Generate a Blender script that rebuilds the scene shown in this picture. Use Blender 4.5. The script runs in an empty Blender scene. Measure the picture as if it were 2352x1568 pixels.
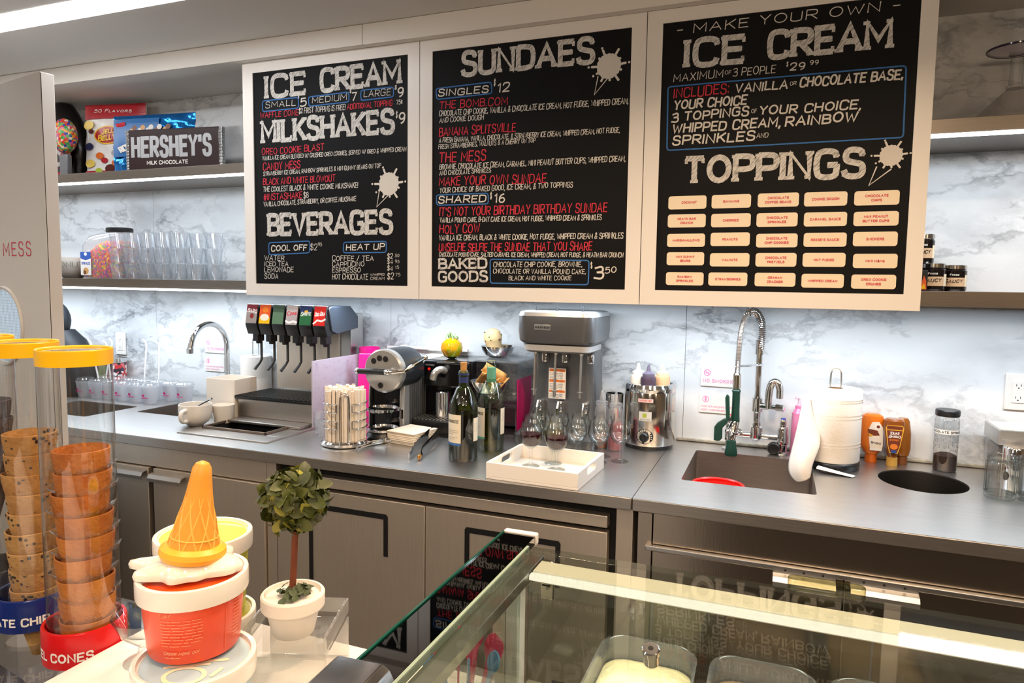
import bpy, bmesh, math, random
from mathutils import Matrix, Vector
random.seed(7)
sc = bpy.context.scene
PI = math.pi
# ---------------------------------------------------------------- camera
cam_d = bpy.data.cameras.new('camera'); cam = bpy.data.objects.new('camera', cam_d)
sc.collection.objects.link(cam); sc.camera = cam
cam_d.sensor_width = 36.0; cam_d.lens = 36.0 * 1583.23 / 2352; cam_d.clip_start = 0.02
def _cam():
    y, p, r = math.radians(-21.1657), math.radians(-4.8023), math.radians(0.8209)
    fw = Vector((math.sin(y)*math.cos(p), math.cos(y)*math.cos(p), math.sin(p)))
    rt = Vector((math.cos(y), -math.sin(y), 0)); up = rt.cross(fw)
    r2 = math.cos(r)*rt + math.sin(r)*up; u2 = -math.sin(r)*rt + math.cos(r)*up
    m = Matrix((r2, u2, -fw)).transposed().to_4x4(); m.translation = (0.2621, -2.55, 1.4733)
    return m
cam.matrix_world = _cam()
# ---------------------------------------------------------------- world, exposure
w = bpy.data.worlds.new('world'); sc.world = w; w.use_nodes = True
w.node_tree.nodes['Background'].inputs[0].default_value = (0.9, 0.86, 0.8, 1)
w.node_tree.nodes['Background'].inputs[1].default_value = 0.25
vs = sc.view_settings
vs.view_transform = 'Standard'; vs.look = 'None'; vs.exposure = 0.15; vs.gamma = 1.0; vs.use_curve_mapping = False
cy = sc.cycles
cy.use_denoising = True; cy.max_bounces = 9; cy.diffuse_bounces = 3; cy.glossy_bounces = 4
cy.transmission_bounces = 6; cy.transparent_max_bounces = 32; cy.caustics_reflective = False; cy.caustics_refractive = False
cy.sample_clamp_indirect = 4.0
# ---------------------------------------------------------------- lights of the room, with added fills
def area(name, loc, size, power, col, rot=(0, 0, 0), spread=180):
    d = bpy.data.lights.new(name, 'AREA'); d.shape = 'RECTANGLE'; d.size, d.size_y = size
    d.energy = power; d.color = col; d.spread = math.radians(spread)
    o = bpy.data.objects.new(name, d); sc.collection.objects.link(o); o.location = loc; o.rotation_euler = rot
    return o
WARM = (1.0, 0.74, 0.50); SOFT = (1.0, 0.87, 0.73); NEUT = (1.0, 0.94, 0.87); COOL = (0.76, 0.88, 1.0)
for i, (x, y, e) in enumerate([(0.6, -1.35, 11), (0.05, -1.35, 10), (-0.75, -1.4, 8), (1.35, -2.1, 7), (0.3, -2.3, 4), (-.3, -2.3, 3.5)]):
    area('downlight_lamp', (x, y, 2.375), (0.16, 0.16), e, WARM, spread=150)
for x, y, e in [(-1.2, -3.8, 16), (1.2, -3.8, 16), (-2.4, -2.2, 10)]:
    area('overhead_fill', (x, y, 2.37), (0.9, 0.5), e, NEUT if x < 0 else SOFT, spread=150)  # added overhead fills, unseen, for the customer side and the white partition
for x, y, e, c in [(-1.6, -3.3, 20, NEUT), (0.4, -3.4, 26, (1, .78, .56)), (1.9, -2.9, 16, WARM)]:      # unseen point fills added to brighten the ceiling, boards and upper marble
    d = bpy.data.lights.new('room_fill', 'POINT'); d.energy = e; d.color = c; d.shadow_soft_size = .09
    o = bpy.data.objects.new('room_fill', d); sc.collection.objects.link(o); o.location = (x, y, 1.98)
area('shelf_lamp', (-1.65, -0.27, 1.416), (4.4, 0.03), 24, COOL)
area('shelf_lamp', (1.35, -0.27, 1.416), (1.5, 0.03), 6.5, COOL)
area('shelf_lamp', (-2.4, -0.29, 1.890), (2.4, 0.02), 7, COOL)
area('shelf_lamp', (1.3, -0.29, 1.890), (1.5, 0.012), 7, COOL)
area('ceiling_channel_lamp', (-2.7, -0.81, 2.383), (3.2, 0.1), 12, (0.92, 0.95, 1.0))
area('display_case_lamp', (0.55, -1.90, 1.135), (1.04, 0.02), 1.5, (1, 0.95, 0.85))
# ---------------------------------------------------------------- mesh builder
class G:
    def __init__(s): s.v = []; s.f = []; s.m = []; s.bev = 0; s.lay = 0
    def add(s, vs_, fs, m=0, M=None):
        o = len(s.v)
        s.v += [tuple(M @ Vector(p)) for p in vs_] if M else [tuple(p) for p in vs_]
        s.f += [tuple(o + i for i in f) for f in fs]; s.m += [m]*len(fs); return s
    def addbm(s, bm, m=0, M=None):
        bm.verts.index_update()
        s.add([v.co.copy() for v in bm.verts], [[v.index for v in f.verts] for f in bm.faces], m, M); bm.free(); return s
    def box(s, a, b, m=0, bev=0, M=None, seg=2):
        bm = bmesh.new(); bmesh.ops.create_cube(bm, size=1)
        for v in bm.verts:
            for i in range(3): v.co[i] = a[i] if v.co[i] < 0 else b[i]
        if bev: s.bev = 1; bmesh.ops.bevel(bm, geom=bm.edges[:], offset=bev, segments=seg, profile=0.5, affect='EDGES', clamp_overlap=True)
        return s.addbm(bm, m, M)
    def lathe(s, prof, n=28, m=0, c=(0, 0, 0), M=None, sy=1.0, mod=None):
        vs_, fs = [], []
        for r, z in prof:
            for k in range(n):
                a = 2*PI*k/n; rr = r*(mod(a, z) if mod else 1)
                vs_.append((c[0]+rr*math.cos(a), c[1]+sy*rr*math.sin(a), c[2]+z))
        L = len(prof)
        for i in range(L-1):
            for k in range(n):
                fs.append((i*n+k, i*n+(k+1) % n, (i+1)*n+(k+1) % n, (i+1)*n+k))
        if prof[0][0] > 1e-6: fs.append(tuple(range(n-1, -1, -1)))
        if prof[-1][0] > 1e-6: fs.append(tuple((L-1)*n+k for k in range(n)))
        return s.add(vs_, fs, m, M)
    def ring(s, prof, n=28, m=0, c=(0, 0, 0), M=None):      # closed profile loop swept round the axis
        vs_, fs = [], []; L = len(prof)
        for r, z in prof:
            for k in range(n):
                a = 2*PI*k/n; vs_.append((c[0]+r*math.cos(a), c[1]+r*math.sin(a), c[2]+z))
        for i in range(L):
            j = (i+1) % L
            for k in range(n): fs.append((i*n+k, i*n+(k+1) % n, j*n+(k+1) % n, j*n+k))
        return s.add(vs_, fs, m, M)
    def tube(s, pts, r, n=10, m=0, closed=False, M=None):
        P = [Vector(p) for p in pts]; N = len(P); R = list(r) if isinstance(r, (list, tuple)) else [r]*N
        if len(R) != N: R = [R[min(len(R)-2, int(i*(len(R)-1)/(N-1)))]+(R[min(len(R)-1, int(i*(len(R)-1)/(N-1))+1)]-R[min(len(R)-2, int(i*(len(R)-1)/(N-1)))])*(i*(len(R)-1)/(N-1)-min(len(R)-2, int(i*(len(R)-1)/(N-1)))) for i in range(N)]
        vs_, fs = [], []; up = None
        for i in range(N):
            if closed: t = P[(i+1) % N]-P[i-1]
            else: t = P[min(i+1, N-1)]-P[max(i-1, 0)]
            t.normalize()
            if up is None: up = t.orthogonal().normalized()
            else:
                up = up - t*up.dot(t)
                up = up.normalized() if up.length > 1e-6 else t.orthogonal().normalized()
            q = t.cross(up)
            for k in range(n):
                a = 2*PI*k/n; vs_.append(P[i]+(up*math.cos(a)+q*math.sin(a))*R[i])
        for i in range(N if closed else N-1):
            j = (i+1) % N
            for k in range(n): fs.append((i*n+k, i*n+(k+1) % n, j*n+(k+1) % n, j*n+k))
        if not closed: fs.append(tuple(range(n-1, -1, -1))); fs.append(tuple((N-1)*n+k for k in range(n)))
        return s.add(vs_, fs, m, M)
    def prism(s, poly, z0, z1, m=0, ax='z', M=None, bev=0):   # polygon extruded along ax
        bm = bmesh.new()
        mk = {'z': lambda a, b, c: (a, b, c), 'y': lambda a, b, c: (a, c, b), 'x': lambda a, b, c: (c, a, b)}[ax]
        vs0 = [bm.verts.new(mk(a, b, z0)) for a, b in poly]
        f = bm.faces.new(vs0); r = bmesh.ops.extrude_face_region(bm, geom=[f])
        d = Vector(mk(0, 0, z1-z0))
        for e in r['geom']:
            if isinstance(e, bmesh.types.BMVert): e.co += d
        bmesh.ops.recalc_face_normals(bm, faces=bm.faces[:])
        if bev:
            s.bev = 1; bmesh.ops.bevel(bm, geom=bm.edges[:], offset=bev, segments=2, profile=0.5, affect='EDGES', clamp_overlap=True)
        return s.addbm(bm, m, M)
    def sph(s, c, r, m=0, u=20, v=12, M=None):
        r = r if isinstance(r, (list, tuple)) else (r, r, r)
        bm = bmesh.new(); bmesh.ops.create_uvsphere(bm, u_segments=u, v_segments=v, radius=1)
        for q in bm.verts: q.co = Vector((c[0]+q.co.x*r[0], c[1]+q.co.y*r[1], c[2]+q.co.z*r[2]))
        return s.addbm(bm, m, M)
    def flatdisc(s, poly, m=0, M=None):
        return s.add(poly, [tuple(range(len(poly)))], m, M)
    def build(s, name, mats, parent=None, loc=(0, 0, 0), rotz=0, ang=29, smooth=True):
        me = bpy.data.meshes.new(name); me.from_pydata(s.v, [], s.f); me.validate()
        for mt in (mats if isinstance(mats, (list, tuple)) else [mats]): me.materials.append(mt)
        if len(me.polygons) == len(s.m): me.polygons.foreach_set('material_index', s.m)
        if smooth:
            me.polygons.foreach_set('use_smooth', [True]*len(me.polygons)); me.set_sharp_from_angle(angle=math.radians(min(ang, 21) if s.bev else ang))
        me.update()
        o = bpy.data.objects.new(name, me); sc.collection.objects.link(o); o.location = loc; o.rotation_euler = (0, 0, rotz)
        if parent: o.parent = parent
        return o
def tag(o, label, cat, group=None, kind=None):
    o['label'] = label; o['category'] = cat
    if group: o['group'] = group
    if kind: o['kind'] = kind
    return o
def thing(name, label, cat, loc=(0, 0, 0), rotz=0, group=None):
    o = bpy.data.objects.new(name, None); sc.collection.objects.link(o); o.empty_display_size = 0.05
    o.location = loc; o.rotation_euler = (0, 0, rotz); return tag(o, label, cat, group)
def struct(o): o['kind'] = 'structure'; return o
def dup(root, loc, rotz=None, label=None, group=None):
    r = root.copy(); sc.collection.objects.link(r); r.location = loc
    if rotz is not None: r.rotation_euler = (0, 0, rotz)
    if label: r['label'] = label
    if group: r['group'] = group
    for ch in list(root.children):
        c = ch.copy(); sc.collection.objects.link(c); c.parent = r
        for g in list(ch.children):
            d = g.copy(); sc.collection.objects.link(d); d.parent = c
    return r
def T(x=0, y=0, z=0): return Matrix.Translation((x, y, z))
def Rz(a): return Matrix.Rotation(a, 4, 'Z')
def Rx(a): return Matrix.Rotation(a, 4, 'X')
def Ry(a): return Matrix.Rotation(a, 4, 'Y')
def smooth_path(P, it=2):
    P = [Vector(p) for p in P]
    for _ in range(it):
        Q = [P[0]]
        for a, b in zip(P, P[1:]): Q += [a*.75+b*.25, a*.25+b*.75]
        P = Q+[P[-1]]
    return P
def rrect(w_, h, r, n=4, cx=0, cy_=0):
    out = []
    for sx, sy, a0 in ((1, 1, 0), (-1, 1, 90), (-1, -1, 180), (1, -1, 270)):
        for k in range(n+1):
            a = math.radians(a0+90*k/n); out.append((cx+sx*(w_/2-r)+r*math.cos(a), cy_+sy*(h/2-r)+r*math.sin(a)))
    return out
# ---------------------------------------------------------------- materials
def srgb(c):
    if isinstance(c, str):
        c = [int(c[i:i+2], 16)/255 for i in (0, 2, 4)]
    return tuple(((x/12.92) if x <= .04045 else ((x+.055)/1.055)**2.4) for x in c)+(1,)
def nt(m): return m.node_tree.nodes, m.node_tree.links
def mat(name, col, rough=0.5, metal=0.0, spec=0.5, var=0.0, vscale=30, bump=0.0, bscale=60, stretch=None, coat=0, emit=None, es=0, sss=0, trans=0, col2=None):
    m = bpy.data.materials.new(name); m.use_nodes = True; N, L = nt(m); b = N['Principled BSDF']
    c = srgb(col); b.inputs['Base Color'].default_value = c; b.inputs['Roughness'].default_value = rough
    b.inputs['Metallic'].default_value = metal; b.inputs['Specular IOR Level'].default_value = spec
    b.inputs['Coat Weight'].default_value = coat; b.inputs['Transmission Weight'].default_value = trans
    if sss: b.inputs['Subsurface Weight'].default_value = sss; b.inputs['Subsurface Radius'].default_value = (.02, .01, .006)
    if emit: b.inputs['Emission Color'].default_value = srgb(emit); b.inputs['Emission Strength'].default_value = es
    if var or bump or col2:
        tc = N.new('ShaderNodeTexCoord'); mp = N.new('ShaderNodeMapping'); L.new(tc.outputs['Object'], mp.inputs[0])
        if stretch: mp.inputs['Scale'].default_value = stretch
        nz = N.new('ShaderNodeTexNoise'); nz.inputs['Scale'].default_value = vscale; nz.inputs['Detail'].default_value = 4
        L.new(mp.outputs[0], nz.inputs[0])
        if var or col2:
            mx = N.new('ShaderNodeMix'); mx.data_type = 'RGBA'
            c2 = srgb(col2) if col2 else tuple(x*(1-var) for x in c[:3])+(1,)
            mx.inputs[6].default_value = c; mx.inputs[7].default_value = c2
            rp = N.new('ShaderNodeMapRange'); rp.inputs[1].default_value = .35; rp.inputs[2].default_value = .65
            L.new(nz.outputs[0], rp.inputs[0]); L.new(rp.outputs[0], mx.inputs[0]); L.new(mx.outputs[2], b.inputs['Base Color'])
        if bump:
            n2 = N.new('ShaderNodeTexNoise'); n2.inputs['Scale'].default_value = bscale; L.new(mp.outputs[0], n2.inputs[0])
            bp = N.new('ShaderNodeBump'); bp.inputs['Strength'].default_value = bump; bp.inputs['Distance'].default_value = .01
            L.new(n2.outputs[0], bp.inputs['Height']); L.new(bp.outputs[0], b.inputs['Normal'])
    return m
def glassm(name, tint='FFFFFF', edge='8FA5A5', rough=0.02, base=0.04, power=0.5, edgemix=0.35, gl=1.0, milk=0.0):
    """thin clear glass or plastic: see-through, brighter gloss and tinted body at grazing angles"""
    m = bpy.data.materials.new(name); m.use_nodes = True; N, L = nt(m); N.remove(N['Principled BSDF'])
    out = N['Material Output']
    t = N.new('ShaderNodeBsdfTransparent'); t.inputs[0].default_value = srgb(tint)
    d = N.new('ShaderNodeBsdfTransparent'); d.inputs[0].default_value = srgb(edge)
    g = N.new('ShaderNodeBsdfGlossy'); g.inputs['Roughness'].default_value = rough; g.inputs[0].default_value = (gl, gl, gl, 1)
    lw = N.new('ShaderNodeLayerWeight'); lw.inputs[0].default_value = power
    m1 = N.new('ShaderNodeMixShader'); m2 = N.new('ShaderNodeMixShader')
    k = N.new('ShaderNodeMath'); k.operation = 'POWER'; k.inputs[1].default_value = 3.0
    L.new(lw.outputs['Facing'], k.inputs[0])
    k2 = N.new('ShaderNodeMath'); k2.operation = 'MULTIPLY'; k2.inputs[1].default_value = edgemix*2.5; k2.use_clamp = True
    L.new(k.outputs[0], k2.inputs[0]); L.new(k2.outputs[0], m1.inputs[0]); L.new(t.outputs[0], m1.inputs[1]); L.new(d.outputs[0], m1.inputs[2])
    k5 = N.new('ShaderNodeMath'); k5.operation = 'POWER'; k5.inputs[1].default_value = 5.0; L.new(lw.outputs['Facing'], k5.inputs[0])
    fr = N.new('ShaderNodeMath'); fr.operation = 'MULTIPLY_ADD'; fr.inputs[1].default_value = .85; fr.inputs[2].default_value = .03; L.new(k5.outputs[0], fr.inputs[0])
    a = N.new('ShaderNodeMath'); a.operation = 'ADD'; a.inputs[1].default_value = base; a.use_clamp = True
    L.new(fr.outputs[0], a.inputs[0]); L.new(a.outputs[0], m2.inputs[0]); L.new(m1.outputs[0], m2.inputs[1]); L.new(g.outputs[0], m2.inputs[2])
    if milk:
        df = N.new('ShaderNodeBsdfDiffuse'); df.inputs[0].default_value = (.9, .9, .92, 1); tl = N.new('ShaderNodeBsdfTranslucent'); tl.inputs[0].default_value = (.9, .9, .92, 1)
        a1 = N.new('ShaderNodeMixShader'); L.new(df.outputs[0], a1.inputs[1]); L.new(tl.outputs[0], a1.inputs[2]); a2 = N.new('ShaderNodeMixShader'); a2.inputs[0].default_value = milk
        L.new(m2.outputs[0], a2.inputs[1]); L.new(a1.outputs[0], a2.inputs[2]); m2 = a2
    L.new(m2.outputs[0], out.inputs[0]); return m
def emitm(name, col, s):
    m = bpy.data.materials.new(name); m.use_nodes = True; N, L = nt(m); N.remove(N['Principled BSDF'])
    e = N.new('ShaderNodeEmission'); e.inputs[0].default_value = srgb(col); e.inputs[1].default_value = s
    L.new(e.outputs[0], N['Material Output'].inputs[0]); return m
def speckm(name, base, cols, scale=120, rough=.4, thr=.6):
    """many small coloured grains: voronoi cells with random colours"""
    m = bpy.data.materials.new(name); m.use_nodes = True; N, L = nt(m); b = N['Principled BSDF']; b.inputs['Roughness'].default_value = rough
    tc = N.new('ShaderNodeTexCoord'); v = N.new('ShaderNodeTexVoronoi'); v.inputs['Scale'].default_value = scale
    L.new(tc.outputs['Object'], v.inputs['Vector'])
    sp = N.new('ShaderNodeSeparateColor'); L.new(v.outputs['Color'], sp.inputs[0])
    cr = N.new('ShaderNodeValToRGB'); cr.color_ramp.interpolation = 'CONSTANT'
    E = cr.color_ramp.elements; n = len(cols)
    E[0].position = 0; E[0].color = srgb(cols[0]); E[1].position = 1/n; E[1].color = srgb(cols[1])
    for i in range(2, n): e = E.new(i/n); e.color = srgb(cols[i])
    L.new(sp.outputs[0], cr.inputs[0]); L.new(cr.outputs[0], b.inputs['Base Color']); return m
def steelm(name, col='B9B6B0', rough=.3, stretch=(2, 60, 60), var=.12, aniso=0.0):
    m = mat(name, col, rough, 1.0, var=var, vscale=6, stretch=stretch, bump=.02, bscale=8)
    N, L = nt(m); b = N['Principled BSDF']; b.inputs['Anisotropic'].default_value = aniso
    return m
def marblem():
    m = bpy.data.materials.new('marble'); m.use_nodes = True; N, L = nt(m); b = N['Principled BSDF']
    b.inputs['Roughness'].default_value = .22
    tc = N.new('ShaderNodeTexCoord'); mp = N.new('ShaderNodeMapping'); mp.inputs['Rotation'].default_value = (0, .62, 0)
    mp.inputs['Scale'].default_value = (1.0, 1.0, 1.9); L.new(tc.outputs['Object'], mp.inputs[0])
    wn = N.new('ShaderNodeTexNoise'); wn.inputs['Scale'].default_value = 3.2; wn.inputs['Detail'].default_value = 8; wn.inputs['Roughness'].default_value = .62; L.new(mp.outputs[0], wn.inputs[0])
    mixv = N.new('ShaderNodeMix'); mixv.data_type = 'VECTOR'; mixv.inputs[0].default_value = .28
    L.new(mp.outputs[0], mixv.inputs[4]); L.new(wn.outputs['Color'], mixv.inputs[5])
    def vein(scale, wdt, dist):
        n = N.new('ShaderNodeTexNoise'); n.inputs['Scale'].default_value = scale; n.inputs['Detail'].default_value = 6; n.inputs['Roughness'].default_value = .55; n.inputs['Distortion'].default_value = dist
        L.new(mixv.outputs[1], n.inputs[0])
        s = N.new('ShaderNodeMath'); s.operation = 'SUBTRACT'; s.inputs[1].default_value = .5; L.new(n.outputs[0], s.inputs[0])
        a = N.new('ShaderNodeMath'); a.operation = 'ABSOLUTE'; L.new(s.outputs[0], a.inputs[0])
        r = N.new('ShaderNodeMapRange'); r.inputs[1].default_value = 0; r.inputs[2].default_value = wdt; r.inputs[3].default_value = 1; r.inputs[4].default_value = 0
        L.new(a.outputs[0], r.inputs[0]); return r
    v1 = vein(1.5, .022, .5); v2 = vein(4.2, .03, .4); v3 = vein(1.2, .11, .3)
    msk = N.new('ShaderNodeTexNoise'); msk.inputs['Scale'].default_value = 1.3; L.new(mp.outputs[0], msk.inputs[0])
    mr = N.new('ShaderNodeMapRange'); mr.inputs[1].default_value = .42; mr.inputs[2].default_value = .62; L.new(msk.outputs[0], mr.inputs[0])
    def mul(a, bq, f=None):
        k = N.new('ShaderNodeMath'); k.operation = 'MULTIPLY'; L.new(a, k.inputs[0])
        if f is None: L.new(bq, k.inputs[1])
        else: k.inputs[1].default_value = f
        return k.outputs[0]
    def add(a, c):
        k = N.new('ShaderNodeMath'); k.operation = 'ADD'; k.use_clamp = True; L.new(a, k.inputs[0]); L.new(c, k.inputs[1]); return k.outputs[0]
    t = add(add(mul(v1.outputs[0], None, .42), mul(mul(v2.outputs[0], mr.outputs[0]), None, .5)), mul(mul(v3.outputs[0], mr.outputs[0]), None, .62))
    mx = N.new('ShaderNodeMix'); mx.data_type = 'RGBA'; mx.inputs[6].default_value = srgb('E9EBEC'); mx.inputs[7].default_value = srgb('8E9094')
    L.new(t, mx.inputs[0]); L.new(mx.outputs[2], b.inputs['Base Color']); return m
def chalkm(name, c1, c2):
    """chalk laid on in slanting hatches"""
    m = bpy.data.materials.new(name); m.use_nodes = True; N, L = nt(m); b = N['Principled BSDF']; b.inputs['Roughness'].default_value = .9
    tc = N.new('ShaderNodeTexCoord'); mp = N.new('ShaderNodeMapping'); mp.inputs['Rotation'].default_value = (0, .8, 0)
    m2 = N.new('ShaderNodeMapping'); m2.inputs['Scale'].default_value = (45, 45, 300); L.new(tc.outputs['Object'], mp.inputs[0]); L.new(mp.outputs[0], m2.inputs[0]); mp = m2; n = N.new('ShaderNodeTexNoise'); n.inputs['Scale'].default_value = 1; n.inputs['Detail'].default_value = 3; L.new(mp.outputs[0], n.inputs[0])
    r = N.new('ShaderNodeMapRange'); r.inputs[1].default_value = .36; r.inputs[2].default_value = .52; L.new(n.outputs[0], r.inputs[0])
    mx = N.new('ShaderNodeMix'); mx.data_type = 'RGBA'; mx.inputs[6].default_value = srgb(c2); mx.inputs[7].default_value = srgb(c1)
    L.new(r.outputs[0], mx.inputs[0]); L.new(mx.outputs[2], b.inputs['Base Color']); return m
MT = dict(
 steel=steelm('brushed_steel', 'D2CFCB', .34), steelv=steelm('brushed_steel_upright', 'DDD0C0', .48, (60, 60, 2), var=.05), steelg=steelm('polished_steel_front', 'B8AA9A', .25, (60, 60, 2), var=.06), steeld=steelm('satin_steel', 'BDB6AE', .38), shelfsteel=steelm('shelf_steel', '8C8379', .34),
 sinkm=steelm('sink_steel', 'A69D95', .42), chrome=mat('chrome', 'E2E3E4', .06, 1), alu=mat('aluminium', 'C9C9C6', .3, 1), nickel=mat('nickel', 'C8C2B6', .18, 1),
 white=mat('white_lacquer', 'EFE9E2', .35), whitew=mat('white_paint', 'EDE7DF', .6, var=.03, vscale=3), ceil=mat('ceiling_paint', 'E8E4DE', .7), panel=mat('white_panel', 'DAD3CC', .35),
 black=mat('black_plastic', '121214', .35), blackg=mat('black_gloss', '0C0C0E', .12), rubber=mat('black_rubber', '161617', .7), dark=mat('dark_recess', '0B0A0A', .8),
 board=mat('chalkboard', '0E0E10', .6, spec=.15, var=.2, vscale=5), porcelain=mat('porcelain', 'EDE6DC', .18, coat=.3), paper=mat('paper', 'F2EDE6', .8, bump=.05, bscale=90),
 chalk=chalkm('chalk_hatch', 'D8D4CE', '8F8B86'), chalkw=mat('chalk_white', 'DAD4CB', .9), chalkr=mat('chalk_red', 'E2384A', .85, var=.25, vscale=120), chalkb=mat('chalk_blue', '3E76B8', .85, var=.2, vscale=90),
 plate=mat('cream_card', 'F0DFC2', .55), pink=mat('pink_print', 'D8324F', .6), signpink=mat('sign_pink', 'F08CC0', .5), hotpink=mat('hot_pink', 'F0188C', .4), marble=marblem(),
 counterbody=mat('dark_panel', '4C433A', .5), floor=mat('floor_tile', '5A534C', .35, var=.2, vscale=4), wallp=mat('wall_paint', '8C7F72', .7), led=emitm('led_diffuser', 'F2FAFF', 9), ledc=emitm('led_channel', 'FFFFFF', 7),
 casepane=glassm('case_pane', 'F1F4EF', 'C8D2CA', base=.045, edgemix=.2), glass=glassm('clear_glass', 'FDFEFE', '8C9C9A', base=.02, edgemix=.45), pane=glassm('glass_pane', 'F2F5F1', 'C5D2C9', base=.02, edgemix=.2), squeeze=glassm('squeeze_plastic', 'F6F6F6', 'DDDDDD', rough=.3, base=.06, edgemix=.4, milk=.16), greenedge=mat('green_glass_edge', '0D4A3E', .1, spec=.8),
 acrylic=glassm('clear_acrylic', 'FBFBFA', 'A8A8A6', base=.06, edgemix=.5), frostac=glassm('cloudy_acrylic', 'F4F4F0', 'C8C6C0', base=.16, edgemix=.4, milk=.16), plastic=glassm('clear_plastic', 'FCFDFE', 'D2DBE2', rough=.1, base=.07, edgemix=.4, milk=.06), frost=glassm('milky_plastic', 'F6F7F9', 'DDE1E6', rough=.3, base=.06, edgemix=.4, milk=.42),
)
# ---------------------------------------------------------------- single-stroke lettering
_F = '''A70:0 0 35 100 70 0|12 34 58 34
B58:0 0 0 100|~0 100 38 100 56 92 56 60 38 53 0 53|~0 53 42 53 62 44 62 8 42 0 0 0
C62:~64 80 58 102 10 104 0 76 0 24 10 -4 58 -2 64 20
D64:0 0 0 100|~0 100 35 100 65 90 65 10 35 0 0 0
E52:54 100 0 100 0 0 54 0|0 52 46 52
F50:54 100 0 100 0 0|0 52 44 52
G66:~64 80 58 102 10 104 0 76 0 24 10 -4 62 -3 66 26 66 46|66 46 38 46
H62:0 0 0 100|62 0 62 100|0 52 62 52
I2:0 0 0 100
J44:~44 100 44 20 38 -4 8 -4 0 20
K58:0 0 0 100|58 100 0 40|20 58 60 0
L48:0 100 0 0 50 0
M76:0 0 0 100 38 30 76 100 76 0
N62:0 0 0 100 62 0 62 100
O70:@35 50 35 50
P58:0 0 0 100|~0 100 40 100 60 92 60 52 40 44 0 44
Q70:@35 50 35 50|45 22 70 -6
R60:0 0 0 100|~0 100 40 100 60 92 60 54 40 46 0 46|26 46 62 0
S58:~56 82 50 103 6 105 2 62 30 52 60 44 58 -4 8 -4 0 20
T62:0 100 62 100|31 100 31 0
U62:~0 100 0 40 0 8 16 -3 46 -3 62 8 62 40 62 100
V64:0 100 32 0 64 100
W88:0 100 22 0 44 82 66 0 88 100
X60:0 0 60 100|0 100 60 0
Y60:0 100 30 48 60 100|30 48 30 0
Z58:0 100 58 100 0 0 58 0
060:@30 50 30 50
124:4 80 22 100 22 0
256:~0 78 6 104 52 106 56 64 28 30 0 0|0 0 56 0
354:~2 94 50 112 58 60 18 54|~18 54 64 52 58 -8 0 3
458:44 0 44 100 0 28 60 28
556:50 100 10 100 7 57|~7 57 32 70 60 58 60 10 28 -6 0 6
656:@30 29 27 29|~3 32 6 70 24 94 46 100
755:0 100 56 100 18 0
856:@28 75 24 25|@28 26 28 26
956:@28 70 26 30|~54 72 54 38 44 10 22 0
.4:0 0 0 8
,6:6 8 0 -16
'2:0 100 0 76
!2:0 100 0 30|0 0 0 8
&62:~62 0 10 80 20 106 46 104 42 70 4 42 0 -4 38 -6 62 42
-34:0 48 34 48
:2:0 66 0 74|0 8 0 16
#68:15 0 25 100|42 0 52 100|2 34 64 34|6 66 68 66
/40:0 -5 40 105
$52:~52 80 46 102 4 104 2 62 26 52 54 44 52 -4 6 -4 0 20|26 -18 26 118
¢44:~44 62 40 76 6 78 0 58 0 22 6 2 40 4 44 18|22 -8 22 92
+50:25 10 25 70|0 40 50 40'''
GLY = {}
for ln in _F.split('\n'):
    ch = ln[0]; wd, body = ln[1:].split(':', 1); S = []
    for st in body.split('|'):
        sm = st[0]; nums = [float(x) for x in st.lstrip('~@').split()]
        if sm == '@':
            cx, cy_, rx, ry = nums; S.append(('O', [(cx+rx*math.cos(2*PI*k/20), cy_+ry*math.sin(2*PI*k/20)) for k in range(21)]))
        else:
            P = list(zip(nums[::2], nums[1::2]))
            if sm == '~': P = [tuple(v)[:2] for v in smooth_path([(a, b, 0) for a, b in P], 2)]
            S.append(('~' if sm == '~' else '', P))
    GLY[ch] = (float(wd), S)
def layer(g):       # each stroke a hair above the last, so strokes never coincide
    g.lay += 1; return g.lay if g.lay < 60 else 20+(g.lay-20) % 40
def ribbon(g, P, hw, m, fn, ext=.7, closed=False):
    """flat band along polyline P (2-D) of half width hw; fn maps (u, v) to space"""
    n = len(P); V = []; wo = layer(g)*1.2e-5
    for i in range(n):
        a = P[i-1] if i > 0 else (P[-2] if closed else None); c = P[i+1] if i < n-1 else (P[1] if closed else None); b = P[i]
        def nrm(p, q):
            dx, dy = q[0]-p[0], q[1]-p[1]; L = math.hypot(dx, dy) or 1e-9; return (-dy/L, dx/L)
        n1 = nrm(a, b) if a else None; n2 = nrm(b, c) if c else None
        if n1 and n2:
            mx, my = n1[0]+n2[0], n1[1]+n2[1]; L = math.hypot(mx, my)
            if L < .35: mx, my = n2
            else:
                mx, my = mx/L, my/L; k = 1/max(.72, mx*n2[0]+my*n2[1]); mx, my = mx*k, my*k
        else: mx, my = n1 or n2
        bx, by = b
        if not closed and ext:
            if i == 0: bx += -n2[1]*hw*ext*1.0; by += n2[0]*hw*ext*1.0
            if i == n-1: bx += n1[1]*hw*ext; by += -n1[0]*hw*ext
        V += [fn(bx+mx*hw, by+my*hw, wo), fn(bx-mx*hw, by-my*hw, wo)]
    g.add(V, [(2*i, 2*i+1, 2*i+3, 2*i+2) for i in range(n-1)], m)
GAP = 26; SPC = 46
def text_width(t, gap=GAP):
    x = 0
    for ch in t:
        if ch == ' ': x += SPC
        else: x += GLY.get(ch.upper(), (40, []))[0]*(.75 if ch.islower() else 1)+gap
    return x-gap
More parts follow.
